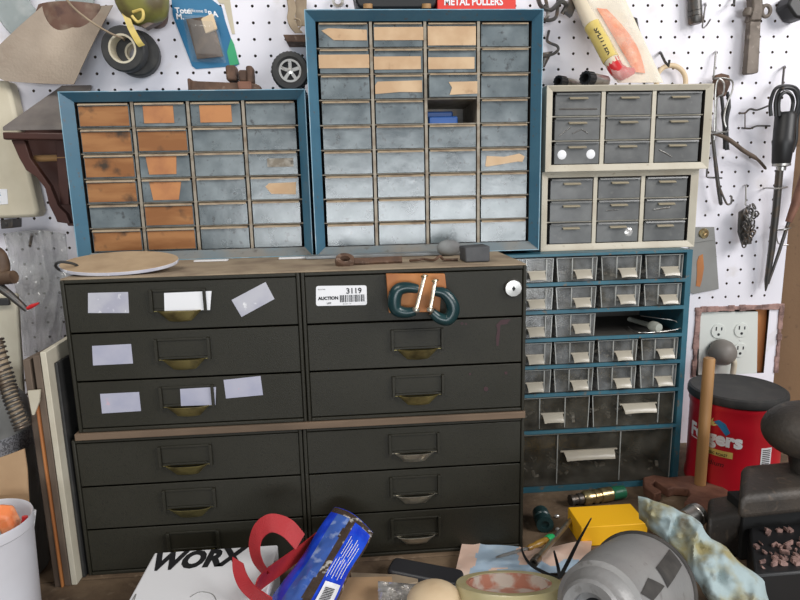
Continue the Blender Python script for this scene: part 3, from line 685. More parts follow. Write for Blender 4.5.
# dark object with wooden feet, red box
z2 = Z0+.2517
r = thing('black_tray', 'black rounded tray on wooden feet on top of the tall blue cabinet', 'tray', V((U(397, 5, .97).x, .975, z2)))
b = MB(); b.prism(rq((U(357, 0, .94).x, .940, z2+.008), (U(436, 0, .94).x, .940, z2+.008), (U(440, 0, .94).x, .940, z2+.05), (U(352, 0, .94).x, .940, z2+.05), 5, .25), (0, .07, 0)); b.build('tray_body', 'black', r, bevel=.003)
for px in (367.5, 425.5):
    b = MB(); cx = U(px, 4, .95).x; b.lathe([(0, 0), (.0068, 0), (.0068, .008)], (cx, .950, z2), (0, 0, 1), 16); b.lathe([(.0068, .0), (.0068, .006), (0, .006)], (cx, .9395, z2+.0075), (0, -.2, 1), 16); b.build('foot', 'wood', r, smooth=True)
r = thing('red_box', 'red box with white lettering on top of the tall blue cabinet', 'box', V((U(476, 5, .97).x, .97, z2)))
x0, x1 = U(437.5, 6, .938).x, U(516, 6, .938).x
b = MB(); b.box((x0, .938, z2+.0004), (x1, 1.0, z2+.032)); b.build('carton', 'redbox', r, bevel=.0012)
b = MB(); b.text('METAL PULLERS', V((x0+.010, .938, z2+.0115)), V((1, 0, 0)), V((0, 0, 1)), .0145, bold=.03, sx=.86); b.build('lettering', 'white', r)
# dark hooks and wire tools between tall cabinet and package
b = MB(); Y = 1.03
b.tube(spline([U(537, -6, Y), U(541, 6, Y-.01), U(551, 10, Y-.012), U(560, 2, Y-.012), U(566, 5, Y-.006), U(562, 14, Y)], 6), .0035, 8); b.tube(spline([U(545, -4, Y), U(548, 14, Y-.012), U(545, 20, Y-.01), U(556, 17, Y-.01), U(558, -4, Y)], 6), .003, 8)
b.obox(U(570, 8, Y), V((.006, 0, -.004)), V((0, .006, 0)), V((.004, 0, .010)))
tag(b.build('hanging_hooks', 'steel_dk', smooth=True), 'dark tangle of metal hooks above the corner of the tall cabinet', 'hooks')
b = MB(); b.tube(spline([U(549, 31, 1.05), U(547, 40, 1.04), U(550, 43, 1.035), U(557, 46, 1.03), U(558, 50, 1.03), U(553, 54, 1.03), U(545, 56, 1.03), U(536, 58, 1.03)], 6), .0024, 8)
b.grid(lambda u, v: U(540+13*u-8*v*u, 53+16*v-2*u, 1.035-.004*math.sin(3*u)), 6, 8, (0, .003, 0))
tag(b.build('spring_clip', 'steel_dk', smooth=True), 'dark bent wire clip half hidden behind the tall cabinet', 'clip')
# two sockets on the beige cabinet
zb2 = U(625, 84.5, (.930)).z+.0006
def socket(px, R, L, Y, ax, lab):
    c = V((U(px, 78, Y).x, Y, zb2+R)); ax = V(ax).normalized(); r = thing('socket_bit', lab, 'socket', c-V((0, 0, R)))
    b = MB(); b.lathe([(.001, .012), (R*.70, .012), (R*.70, 0), (R, 0), (R, .017)], c, ax, 24)
    for k in range(12):
        u, w = frame_of(ax); a = k*math.pi/6; d = u*math.cos(a)+w*math.sin(a); b.obox(c+d*R*.96+ax*.008, d*.0012, ax*.008, d.cross(ax)*.0011)
    b.build('knurled_end', 'black', r, smooth=True)
    b = MB(); b.lathe([(R*.93, .0171), (R*.93, .03), (R*.86, L), (0, L)], c, ax, 24); b.build('shank', 'steel', r, smooth=True)
socket(558, .0078, .055, .945, (.75, .55, 0), 'smaller dark-ended socket lying on the upper beige cabinet')
socket(585, .0098, .055, .932, (.80, .55, 0), 'larger knurled black socket lying on the upper beige cabinet, under the package')
# leaning package
Ya, Yb_ = 1.035, .965
r = thing('tool_package', 'long cream tool in clear packaging with yellow label, leaning on the upper beige cabinet', 'package', V((U(640, 82, Yb_).x, Yb_, zb2)))
def LP(px, py, off=0): return U(px, py, Yb_+(Ya-Yb_)*(82-py)/90-off)
b = MB(); q = [(567, -8), (622, -8), (663.5, 82.5), (618.5, 82.5), (614, 78)]; b.prism([LP(*p) for p in q], (0, .0015, 0)); b.build('card', 'packcream', r)
b = MB(); b.mt(0).tube([LP(x, y, .012) for x, y in ((577, -8), (585, 10), (592, 25))], [.0115, .012, .0125], 16)
b.mt(1).tube([LP(x, y, .012) for x, y in ((592, 25), (600, 39), (611, 60))], .0128, 16); b.mt(0).tube([LP(x, y, .012) for x, y in ((611, 60), (614, 65))], .0115, 16)
ax = (LP(611, 60)-LP(592, 25)).normalized(); up = V((0, -1, 0)).cross(ax).normalized()
b.mt(2).text('SPLITTER', LP(593.5, 29, .0255), ax, -up if up.z < 0 else up, .0115, bold=.02, sx=1.1)
b.build('handle', ['handle_cream', 'yellow', 'ink'], r, smooth=True)
b = MB(); b.tube(spline([LP(612, 61, .012), LP(617, 70, .012), LP(624, 73, .011), LP(633, 71, .010)], 5), [.0115]*10+[.0105, .009, .008, .007, .006, .0055], 12); b.build('red_grip', 'red', r, smooth=True)
b = MB(); b.grid(lambda u, v: LP(597+10*u+38*v+8*math.sin(v*3.1)*u, 8+64*v+1*u, .004+.008*math.sin(u*3.14)*math.sin(v*3.0)), 8, 22, (0, .002, 0)); b.build('orange_blade', 'orange', r, smooth=True)
b = MB(); b.grid(lambda u, v: LP(569+51*u+46*v-2*u*v, -6+88*v, .006+.024*math.sin(u*3.14)**.5*(1-.2*u)+.001*math.sin(17*u+23*v)), 24, 24); b.build('clear_film', 'hazefilm', r, smooth=True)
# bamboo ring and nail
c = U(671, 81, 1.042); b = MB(); b.tube([c+V((.0262*math.cos(a), .004*math.sin(a), .0262*math.sin(a))) for a in [i*math.pi/20 for i in range(40)]], .0042, 10, closed=True)
tag(b.build('wooden_ring', 'wood_pale', smooth=True), 'pale wooden ring hanging behind the upper beige cabinet', 'ring')
b = MB(); b.tube([U(660, 52, YW+.004), U(661, 53.5, 1.045), U(665, 62, 1.032), U(668.5, 66, 1.026), U(669.5, 60, 1.022)], .0022, 8)
tag(b.build('peg_hook', 'steel_dk', smooth=True), 'dark peg hook holding the wooden ring', 'hook')
b = MB(); b.tube([U(632, 18, YW+.002), U(636, 19, 1.05), U(637.5, 28, 1.045), U(643, 44, 1.04)], .0022, 8)
tag(b.build('peg_hook', 'steel_dk', smooth=True), 'dark bent peg hook poking out behind the leaning package', 'hook')
# hanging brush handle
r = thing('round_handle', 'dark ribbed round handle hanging at the top of the pegboard', 'handle', U(695, 25, 1.046))
ax = (U(695.5, 23, 1.046)-U(693.5, -20, 1.046)).normalized(); c = U(693.5, -20, 1.046); L = (U(695.5, 24, 1.046)-c).length
b = MB(); b.lathe([(.0105, 0), (.0113, L-.021), (.0106, L-.0205), (.0113, L-.020), (.0115, L-.013), (.0106, L-.0125), (.0115, L-.012), (.0112, L-.003), (.0095, L), (0, L)], c, ax, 24); b.build('grip', 'greyplastic' if False else 'steel_dk', r, smooth=True)
b = MB(); b.tube(spline([U(706, 3, YW+.003), U(705.5, 5, 1.05), U(703.5, 18, 1.045), U(702.5, 27.5, 1.04), U(706, 26, 1.025), U(710.5, 19, 1.015)], 5), .0014, 8)
tag(b.build('peg_hook', 'steel', smooth=True), 'empty silver peg hook beside the dark round handle', 'hook')
b = MB(); b.tube([U(734.5, -4, YW+.003), U(734.5, -3, 1.05), U(734, 4, 1.045), U(732, 5, 1.035)], .002, 8)
tag(b.build('peg_hook', 'steel_dk', smooth=True), 'dark peg end at the top edge, left of the wrench', 'hook')
# wrench
Y = 1.035
r = thing('pipe_wrench', 'worn grey-brown wrench hanging at the upper right of the pegboard', 'wrench', U(753, 75, Y))
b = MB(); b.prism(rq(U(746.5, 74, Y), U(758.5, 73, Y), U(761, 20, Y), U(750.5, 20, Y), 3, .18), (0, .013, 0)); b.build('wrench_handle', 'oldsteel', r, bevel=.003)
b = MB(); b.prism(pl([(750, 21), (762, 21), (764, 10), (763, -8), (752, -8), (753, 8)], Y-.003), (0, .018, 0)); b.build('head', 'oldsteel', r, bevel=.003)
b = MB(); b.lathe([(0, -.007), (.006, -.006), (.0075, 0), (.006, .006), (0, .007)], U(747.5, 12, Y), (.2, 0, 1), 14); b.build('jaw_knob', 'oldsteel', r, smooth=True)
b = MB(); b.tube([U(766, 11, Y)+V((.0075*math.cos(a), 0, .009*math.sin(a))) for a in [i*math.pi/8 for i in range(16)]], .0032, 8, closed=True); b.build('loop', 'oldsteel', r, smooth=True)
b = MB(); b.prism(pl([(788, 5), (792, -6), (806, -6), (806, 19), (796, 17.5)], 1.025), (0, .0335, 0)); tag(b.build('black_block', 'black', bevel=.004), 'dark squared object in the top right corner of the pegboard', 'tool')
# cluster of pliers and wire loops
Y = 1.035
b = MB(); b.tube([U(716, 51, YW+.003), U(715.8, 53, 1.05), U(714.5, 68, 1.046), U(713.5, 78, 1.04), U(713, 79, 1.02), U(713, 76, 1.016)], .0016, 8)
tag(b.build('peg_hook', 'steel', smooth=True), 'long silver hook that carries the pliers and wire loops', 'hook')
r = thing('pliers', 'dark-handled pliers hanging with wire loops beside the beige cabinets', 'pliers', U(724, 152, Y))
b = MB(); b.prism(pl([(716, 75), (722, 73), (730, 75), (731, 84), (726, 96), (718, 97), (715, 84)], Y), (0, .010, 0)); b.build('jaws', 'rust', r, bevel=.002)
b = MB(); b.tube(spline([U(721, 92, Y+.005), U(723, 110, Y+.004), U(725, 128, Y+.004), U(725.5, 149, Y+.005)], 5), [.003]*6+[.0042]*10, 10); b.build('pliers_handle', 'black', r, smooth=True)
b = MB(); b.tube(spline([U(727, 92, Y+.008), U(729, 104, Y+.008), U(726, 122, Y+.008), U(727, 150, Y+.008)], 5), [.003]*6+[.0040]*10, 10); b.build('pliers_handle', 'black', r, smooth=True)
b = MB(); b.tube(spline([U(714, 140, Y-.006), U(715, 108, Y-.008), U(716, 86, Y-.01), U(719.5, 79, Y-.012), U(724, 84, Y-.011), U(723, 94, Y-.01), U(717, 100, Y-.008), U(716, 128, Y-.006), U(718, 130, Y-.006)], 7), .0014, 8)
tag(b.build('wire_loop', 'steel', smooth=True), 'narrow silver wire loop hung in front of the pliers', 'wire')
b = MB(); b.tube(spline([U(713, 79, Y-.010), U(723, 78, Y-.012), U(732, 81, Y-.010), U(732.5, 90, Y-.008), U(727, 104, Y-.006), U(724, 118, Y-.004), U(726, 127, Y-.004)], 7), .0014, 8)
tag(b.build('wire_loop', 'steel', smooth=True), 'wider silver wire loop curving right over the pliers', 'wire')
b = MB(); b.tube(spline([U(711, 119, Y), U(711.5, 132, Y-.012), U(714, 133, Y-.016), U(727, 131.5, Y-.014), U(728, 129, Y)], 5), .0016, 8)
tag(b.build('peg_bracket', 'steel', smooth=True), 'silver double peg holding the brown stick and long rod', 'bracket')
b = MB(); b.tube(spline([U(712, 131, 1.03), U(714, 150, 1.032), U(717, 176, 1.036), U(719, 192, 1.038), U(721, 205, 1.04)], 5), [.0030]*8+[.0034]*12+[.0022], 10); b.tube(spline([U(719, 186, 1.034), U(723, 196, 1.034), U(727, 204, 1.034), U(731, 203, 1.034), U(731.5, 197, 1.034), U(730, 196, 1.034)], 5), .0018, 8)
tag(b.build('hanging_rod', 'steel_dk', smooth=True), 'thin dark rod ending in a small hook, left of the key bunch', 'rod')
b = MB(); b.tube(spline([U(714, 133, 1.022), U(728, 139, 1.024), U(744, 151, 1.028), U(757, 159, 1.034), U(766, 169, 1.042)], 5), [.0032]*5+[.0036]*10+[.0026]*5+[.0016], 10)
tag(b.build('brown_stick', 'greybrown', smooth=True), 'brown tapered stick slanting down across the pegboard', 'stick')
b = MB(); b.tube([U(708.5, 156, YW+.003), U(708, 158, 1.045), U(706.5, 177, 1.04), U(708, 177.5, 1.04), U(722, 178, 1.038)], .0015, 8)
tag(b.build('peg_hook', 'steel_dk', smooth=True), 'thin dark hook by the right edge of the beige cabinets', 'hook')
b = MB(); b.tube(spline([U(739, 113, YW), U(745, 113, 1.045), U(750, 109, 1.035), U(757, 110, 1.03), U(768, 106, 1.03)], 5), .0016, 8); b.tube(spline([U(742, 128, YW), U(750, 128.5, 1.04), U(757, 126, 1.032), U(770, 126, 1.03)], 5), .0016, 8); b.tube([U(745, 113, 1.046), U(745, 128, 1.046)], .001, 6)
tag(b.build('peg_bracket', 'steel_dk', smooth=True), 'dark double wire bracket reaching to the black corded tool', 'bracket')
# key bunch
c = U(749, 213, 1.028)
r = thing('key_bunch', 'bunch of dark keys and chain hanging on a nail in the pegboard', 'keys', U(748, 247, 1.03))
b = MB(); b.tube([c+V((.0085*math.cos(a), .002*math.sin(a), .0085*math.sin(a))) for a in [i*math.pi/10 for i in range(20)]], .0018, 8, closed=True); b.build('ring', 'steel', r, smooth=True)
b = MB(); b.prism(pl([(740, 212), (747, 208), (751, 222), (752, 244), (743, 245), (739, 232)], 1.036), (0, .006, 0)); b.build('key', 'steel_dk', r, bevel=.001)
rk = random.Random(4)
b = MB()
for k in range(24):
    t = k/24; p = U(755.5-4*t+rk.uniform(-2.5, 1.5)-(k % 3)*3.6, 208+37*t+rk.uniform(-2, 2), 1.026+rk.uniform(-.004, .004)); q = Matrix.Rotation(rk.uniform(0, 3), 3, 'Z') @ Matrix.Rotation(rk.uniform(-.6, .6), 3, 'X')
    b.tube([p+q @ V((.0034*math.cos(a), 0, .0056*math.sin(a))) for a in [i*math.pi/5 for i in range(10)]], .0014, 5, closed=True)
b.build('chain', 'steel_dk', r, smooth=True)
b = MB(); b.tube([U(746.5, 184, YW+.003), U(746, 186, 1.05), U(745.5, 205, 1.043), U(747, 206, 1.03), U(750, 206.5, 1.018), U(750, 204.5, 1.016)], .0014, 8)
tag(b.build('peg_hook', 'steel', smooth=True), 'silver peg hook that the key bunch hangs from', 'hook')
# long corded tool
r = thing('corded_tool', 'black corded tool with long dark shaft hanging on the right', 'tool', U(778, 290, 1.02))
Y = 1.015
b = MB(); b.lathe([(0, 0), (.012, .0), (.0165, .006), (.0165, .045), (.0175, .048), (.0165, .055), (.0145, .085), (.012, .088)], U(786, 112, Y), U(781, 165, Y)-U(786, 112, Y), 20); b.build('tool_body', 'black', r, smooth=True)
b = MB(); b.lathe([(0, 0), (.0145, 0), (.0145, .004), (.008, .006), (.0075, .012), (0, .012)], U(781.5, 163.5, Y), U(778, 200, Y)-U(781, 165, Y), 16); b.build('collar', 'steel', r, smooth=True)
b = MB(); b.tube([U(779.5, 170, Y), U(776, 210, Y+.01), U(771.5, 250, Y+.02), U(767, 280, Y+.025), U(765.5, 291, Y+.026)], [.0062, .0062, .0058, .0045, .0012], 12); b.build('shaft', 'steel_dk', r, smooth=True)
b = MB()
for k, (xx, w, yy) in enumerate(((786, 15, 86), (787, 11, 88), (786, 7, 92))):
    b.tube(spline([U(xx-w, 116, Y-.004*k), U(xx-w-.5, 103, Y-.004*k), U(xx-w*.7, yy+3, Y-.006*k), U(xx, yy, Y-.006*k), U(xx+w*.7, yy+3, Y-.006*k), U(xx+w, 103, Y-.004*k), U(xx+w*.6, 118, Y-.004*k)], 6), .0030, 8)
b.tube(spline([U(801, 100, Y+.01), U(797, 120, Y+.01), U(796, 140, Y+.012), U(792, 152, Y+.01)], 5), .003, 8)
b.build('cord', 'black', r, smooth=True)
b = MB(); b.tube([U(784.5, 66, YW+.003), U(784, 68, 1.048), U(782.5, 84, 1.04), U(783, 90, 1.02), U(783, 88, .998)], .0018, 8)
tag(b.build('peg_hook', 'steel_dk', smooth=True), 'rusty peg hook that the black corded tool hangs from', 'hook')
b = MB(); b.tube(spline([U(765, 188, YW), U(768, 188, 1.03), U(779, 188.5, 1.0), U(787, 187, 1.03), U(787, 187, YW)], 4), .0014, 8)
tag(b.build('peg_bracket', 'steel', smooth=True), 'wire bracket across the shaft of the black corded tool', 'bracket')
r = thing('thin_driver', 'thin dark rod with a red-brown handle at the right edge of the pegboard', 'tool', U(775, 285, 1.03))
b = MB(); b.tube([U(806, 172, 1.03), U(797, 200, 1.03), U(788.5, 222, 1.032)], [.008, .008, .0055], 12); b.build('tool_handle', 'rust_red', r, smooth=True)
b = MB(); b.tube([U(788.5, 222, 1.032), U(779, 252, 1.038), U(768, 284, 1.044)], [.0030, .0030, .0022], 10); b.build('shaft', 'steel_dk', r, smooth=True)
b = MB(); b.tube(spline([U(776, 229, 1.05), U(780, 230, 1.025), U(790, 228, 1.022), U(790, 228, YW)], 4), .0015, 8); b.tube(spline([U(776, 229, 1.045), U(778, 243, 1.045), U(788, 245, 1.045)], 4), .0012, 6)
tag(b.build('peg_bracket', 'steel', smooth=True), 'small wire bracket round the thin rod with the red-brown handle', 'bracket')
# metal plate
Y = YW-.0034; r = thing('metal_plate', 'grey rust-streaked metal plate with brass knob beside the teal cabinet', 'plate', U(704, 293, Y))
b = MB(); b.prism(pl([(690, 227), (714.5, 227), (719, 289), (694, 294), (688, 292)], Y), (0, .003, 0)); b.prism(pl([(688, 238), (714, 236), (714.6, 240), (688, 244)], Y-.0015), (0, .002, 0)); b.build('plate', 'greyplastic', r, bevel=.0006)
b = MB(); b.prism(pl([(697, 262), (699, 256), (703, 254), (704, 268), (702, 280), (700, 287), (696, 286), (697, 275)], Y-.0007), (0, .001, 0)); b.build('rust_streak', 'wood_orange', r)
b = MB(); b.lathe([(0, .004), (.003, .0045), (.003, .003), (.008, .003), (.0095, .0015), (.0095, -.0005)], U(703.5, 233.5, Y), (0, -1, 0), 24); b.build('brass_knob', 'brassbright', r, smooth=True)
# outlet and plug
Yo = YW+.003; r = thing('wall_outlet', 'ivory double outlet plate set in the cut of the pegboard', 'outlet', U(728, 376, Yo))
b = MB(); b.prism(pl([(698, 375), (757, 375), (758, 311.5), (700.5, 312)], Yo), (0, .006, 0)); b.lathe([(0, .0008), (.0028, .0006), (.0028, 0)], U(740.5, 340, Yo), (0, -1, 0), 12); b.build('cover_plate', 'ivory', r, bevel=.0012)
for px, py in ((718, 331), (741, 330), (739.5, 350), (718.5, 351)):
    c = U(px, py, Yo); b = MB(); b.mt(0).lathe([(0, .0022), (.0135, .0022), (.0142, .0015), (.0142, 0)], c, (0, -1, 0), 28)
    b.mt(1)
    for dx, h in ((-.0052, .0042), (.0056, .0034)): b.box((c.x+dx-.0011, c.y-.0027, c.z+.0015), (c.x+dx+.0011, c.y-.0021, c.z+.0015+h*1.7))
    b.lathe([(0, .0027), (.0026, .0027), (.0026, .0021)], c+V((.0002, 0, -.0062)), (0, -1, 0), 12); b.build('socket_face', ['ivory', 'ink'], r, smooth=True)
c = U(718, 352, Yo-.006); r = thing('power_plug', 'round grey plug in the lower left socket of the outlet', 'plug', c-V((0, 0, .02)))
b = MB(); b.lathe([(.0245, -.002), (.0252, .004), (.0235, .014), (.017, .024), (.009, .0285), (0, .029)], c+V((.004, -.001, 0)), (.12, -1, .12), 28); b.build('plug_body', 'putty', r, smooth=True)
b = MB(); b.tube(spline([c+V((.015, -.014, -.006)), c+V((.021, -.018, -.014)), c+V((.023, -.016, -.030)), c+V((.021, -.012, -.075))], 5), .0052, 10); b.build('cord', 'cream', r, smooth=True)

# ================================================================ LEFT SIDE OF THE PEGBOARD
Y = 1.0245; r = thing('cream_casing', 'cream wall panel with a small blue-marked sticker at the left edge', 'panel', U(10, 220, Y))
b = MB(); b.prism(pl([(-60, 80), (7, 80), (10, 90), (38, 211), (36.5, 217), (-40, 220)], Y), (0, .03, 0)); b.build('casing', 'cream', r, bevel=.005)
b = MB(); b.mt(0).prism(pl([(-8, 189), (7, 189), (8, 204), (-7, 205)], Y-.0008), (0, .0007, 0)); b.mt(1).text('ES', U(-4, 196, Y-.0009), V((1, 0, 0)), V((0, 0, 1)), .008, bold=.03); b.text('10', U(-4, 203, Y-.0009), V((1, 0, 0)), V((0, 0, 1)), .008, bold=.03)
b.build('sticker', ['white', 'packblue'], r)
b = MB(); b.prism(pl([(0, 220), (12.5, 219), (12.5, 228), (1, 229)], 1.03), (0, .0285, 0)); b.lathe([(0, .002), (.003, .002), (.003, 0)], U(6, 224, 1.03), (0, -1, 0), 10); tag(b.build('metal_catch', 'steel_dk', bevel=.001), 'small dark metal catch under the cream wall panel', 'catch')
r = thing('wooden_holder', 'dark red wooden wall holder with sloping top, left of the blue cabinet', 'holder', U(52, 222, 1.03))
Yf, Yk = .965, 1.050
a0, a1 = U(2.5, 131, Yf), U(110, 131, Yf)
b = MB(); zr = a0.z; zk = U(60, 89, Yk).z
b.prism([(a0.x, Yf, zr), (a1.x, Yf, zr), (a1.x, Yk, zk), (U(62, 89, Yk).x, Yk, zk)], (0, .001, .006)); b.clampx(-.4142).build('sloping_top', 'roof', r, bevel=.001)
b = MB(); b.prism(pl([(2, 132), (112, 132), (112, 139.5), (3, 139.5)], Yf-.001), (0, .012, 0)); b.clampx(-.4142).build('front_rail', 'dkwood', r, bevel=.002)
q = [(11, 140), (24, 140), (30, 158), (40, 172), (50, 186), (58, 206), (66, 214), (70, 224), (57, 222), (55, 217), (49, 205), (45, 188), (36, 177), (26, 170), (19, 158)]
b = MB(); b.prism(pl(q, .972), (0, .012, 0)); b.clampx(-.4142).build('scroll_side', 'dkwood', r, bevel=.001)
b = MB(); b.prism(pl([(22, 120), (112, 120), (112, 226), (68, 226), (55, 200), (46, 184), (30, 170)], 1.04), (0, .01, 0)); b.clampx(-.4142).build('back_panel', 'dkwood', r, bevel=.001)
b = MB(); b.prism(pl([(55, 139), (66, 139), (69, 205), (60, 205)], .995), (0, .03, 0)); b.clampx(-.4142).build('upright', 'dkwood', r, bevel=.001)
b = MB(); b.tube([U(35, 158.5, 1.0), U(112, 156.5, 1.0)], .0052, 12); b.clampx(-.4142).build('dowel', 'wood', r, smooth=True)
# plastic bag
Y = 1.00; r = thing('hanging_plastic_bag', 'crumpled clear plastic bag hanging beside the upper left olive cabinet', 'bag', U(38, 352, Y))
def bag(s):
    def f(u, v):
        x0 = 3+21*v+3*math.sin(v*3); x1 = 66-2*v+3*math.sin(v*5); x = x0+(x1-x0)*u; y = 234-4*math.sin(u*3.1)*(1-v)+122*v
        n = noise.noise(V((u*4, v*6, s)))*.022+noise.noise(V((u*10, v*7, s+3)))*.010+.0035*math.sin(u*17+v*7+s)+.003*math.sin(u*9-v*16)
        return U(x, y, Y+s*.012*math.sin(u*3.14)*(.3+v)+n-.02*v+.012)
    return f
b = MB(); b.grid(bag(1), 34, 44); b.grid(bag(-1), 34, 44); b.build('bag_film', 'bagfilm', r, smooth=True)
b = MB(); b.tube([U(32, 234, YW), U(32, 235, 1.01), U(30, 246, .975)], .0022, 8); tag(b.build('nail', 'steel_dk', smooth=True), 'dark bent nail that the clear plastic bag hangs on', 'nail')
Y = .80; r = thing('hanging_tool', 'dark brown tool with a rod ending in a red tip, left edge', 'tool', U(4, 290, Y))
b = MB(); b.tube([U(-30, 240, YW+.004), U(-26, 246, .95), U(-12, 252, .81)], .004, 8); b.build('hanger', 'steel_dk', r, smooth=True)
b = MB(); b.tube(spline([U(-8, 250, Y), U(0, 256, Y), U(3, 270, Y), U(-6, 282, Y)], 5), .008, 12); b.tube([U(-6, 279, Y-.005), U(14, 277, Y-.01)], .0085, 14); b.build('grip', 'darkbrown', r, smooth=True)
b = MB(); b.tube([U(-4, 284, Y-.005), U(10, 295, Y-.005), U(27, 310, Y)], [.006, .005, .0035], 10); b.build('rod', 'steel_dk', r, smooth=True)
b = MB(); b.tube([U(26, 309, Y), U(32, 306, Y-.004), U(39, 303, Y-.004)], [.002, .0028, .0012], 8); b.build('red_tip', 'red', r, smooth=True)

# ================================================================ BOARDS AND CLUTTER AT THE LEFT
def panel(name, lab, cat, pxt, pxb, Yf, Yb, th, m, ztop=None, slope=0):
    """upright board standing on the bench, its front edge between the two measured points"""
    t, q = U(*pxt, Yf), U(*pxb, Yf); q.z = ZB; x0, x1 = q.x, t.x
    b = MB(); b.prism([(x0, Yf, ZB), (x1, Yf, t.z), (x1+.006, Yb, t.z+slope), (x0, Yb, ZB)], (th, 0, 0))
    return tag(b.build(name, m, bevel=.0008), lab, cat)
def board(name, lab, x, th, z, Yf, Yb, m, slope=0):
    r = thing(name, lab, 'board', (x+th/2, (Yf+Yb)/2, ZB)); b = MB(); b.prism([(x, Yf, ZB+.0002), (x, Yf, z), (x, Yb, z+slope), (x, Yb, ZB+.0002)], (th, 0, 0)); b.build('panel', m, r, bevel=.0008); return r
board('dark_board', 'dark board standing between the cream board and the olive cabinets', -.3792, .0035, Z0-.204, .752, 1.0, 'rubber')
board('cream_board', 'cream board standing on edge, tallest of the leaning boards', -.3868, .0070, Z0-.186, .737, 1.0, 'cream_board', .012)
rw = board('wooden_board', 'weathered grey-brown board standing left of the cream board', -.3952, .0078, Z0-.190, .736, 1.0, 'greybrown', .010)
board('thin_red_board', 'thin board with an orange-red edge beside the white bucket', -.3986, .0028, Z0-.240, .733, .96, 'wood_orange')
board('brown_board', 'brown board standing behind the white bucket', -.4070, .0080, Z0-.194, .735, 1.0, 'greybrown')
b = MB(); b.prism(pl([(27.5, 391), (40, 390), (39, 402), (34, 415), (32, 415)], .7295), (0, .0028, 0)); b.build('torn_paper', 'cream_board', rw)
Y = .87; b = MB(); b.prism(pl([(-40, 293), (16, 294), (23, 402)], Y), (0, .04, 0)); q_ = [U(-40, 293, Y), U(16, 294, Y), U(23, 402, Y), U(23, 402, Y), U(-40, 402, Y)]
for p in q_[3:]: p.z = ZB
b = MB(); b.prism(q_, (0, .010, 0)); rb = thing('cream_box', 'cream flat box standing at the left edge behind the spring hose', 'box', (q_[0].x, Y, ZB)); b.build('carton', 'cream_board', rb, bevel=.003)
b = MB(); b.box((U(-10, 302, Y).x, Y-.006, U(0, 305, Y).z), (U(11, 302, Y).x, Y-.0005, U(0, 298, Y).z)); b.build('dark_strip', 'rubber', rb, bevel=.001)
# spring hose
ax = spline([U(-5, 340, .745), U(5, 375, .735), U(13, 402, .725), U(23, 428, .72)], 20); pts = []
for i in range(len(ax)*8-8):
    t = i/8; k = int(t); p = ax[k].lerp(ax[min(k+1, len(ax)-1)], t-k); d = (ax[min(k+1, len(ax)-1)]-ax[max(k-1, 0)]).normalized(); u, w_ = frame_of(d); a = i*2*math.pi/22
    pts.append(p+(u*math.cos(a)+w_*math.sin(a))*.0085)
r = thing('spring_hose', 'grey hose wound with dark spring wire at the left edge', 'hose', U(12, 428, .72))
b = MB(); b.tube(pts, .0016, 6); b.build('spring_wire', 'steel_dk', r, smooth=True)
b = MB(); b.tube(ax, .0074, 12); b.build('hose', 'cardtop', r, smooth=True)
c = V((U(-34, 440, .76).x, .78, ZB))
r = thing('canister', 'smooth grey canister with a mesh band at the left edge', 'canister', c)
z = lambda y: U(0, y, .735).z
b = MB(); b.lathe([(.066, z(442)-ZB), (.066, z(430)-ZB), (.062, z(416)-ZB), (.050, z(402)-ZB), (.03, z(396)-ZB), (0, z(395)-ZB)], c, (0, 0, 1), 40); b.build('dome', 'greyplastic', r, smooth=True)
b = MB(); b.lathe([(.0655, z(462)-ZB), (.0655, z(442)-ZB)], c, (0, 0, 1), 40); b.build('mesh_band', 'mesh', r, smooth=True)
b = MB(); b.lathe([(0, 0), (.062, 0), (.064, z(463)-ZB), (.0655, z(462)-ZB)], c, (0, 0, 1), 40); b.build('canister_base', 'greyplastic', r, smooth=True)
q_ = pl([(-30, 468), (8, 455), (24, 449), (27, 470), (27, 560), (-30, 560)], .700)
q_[4].z = q_[5].z = ZB
b = MB(); b.prism(q_, (0, .002, 0)); tag(b.build('cardboard_piece', 'cardboard'), 'brown cardboard piece standing behind the white bucket', 'cardboard')
# bucket
cb = U(-19, 521, .640); zr = cb.z; Rb = U(27.5, 514, cb.y).x-cb.x
r = thing('bucket', 'white plastic bucket holding orange and red scraps at the lower left', 'bucket', (cb.x, cb.y, ZB+.004))
b = MB(); h = zr-ZB-.004; o = (cb.x, cb.y, ZB+.004); b.lathe([(0, 0), (Rb*.86, 0), (Rb*.87, .003), (Rb*.965, h-.014), (Rb*1.0, h-.012), (Rb*1.0, h-.002), (Rb*.985, h), (Rb*.955, h-.002), (Rb*.94, h-.012), (Rb*.84, .004), (0, .004)], o, (0, 0, 1), 48); b.build('bucket_body', 'bucket', r, smooth=True)
tag(MB().lathe([(0, 0), (Rb*.99, 0), (Rb*1.0, .002), (Rb*.97, .0037), (0, .0037)], (cb.x, cb.y, ZB+.0001), (0, 0, 1), 40).build('blue_disc', 'blueplastic', smooth=True), 'blue round disc lying under the white bucket', 'disc')
def stick(p, q, rad, m, lab, nm, cat='stick'):
    b = MB(); b.tube([p, q], rad, 10); tag(b.build(nm, m, smooth=True), lab, cat)
stick(V((cb.x+Rb*.46, cb.y-.01, ZB+.016)), V((cb.x+Rb*.80, cb.y+.012, zr-.004)), .0032, 'red', 'thin red stick standing in the white bucket', 'red_stick')
stick(V((cb.x+Rb*.36, cb.y+.01, ZB+.016)), V((cb.x+Rb*.82, cb.y+.028, zr-.006)), .0028, 'white', 'thin white stick standing in the white bucket', 'white_stick')
b = MB(); c = V((cb.x+Rb*.50, cb.y+.014, zr-.026)); b.obox(c, V((.007, .003, -.003)), V((0, .008, .004)), V((-.009, .0, .030))); tag(b.build('orange_block', 'orange', bevel=.003), 'orange plastic piece standing in the white bucket', 'scrap')

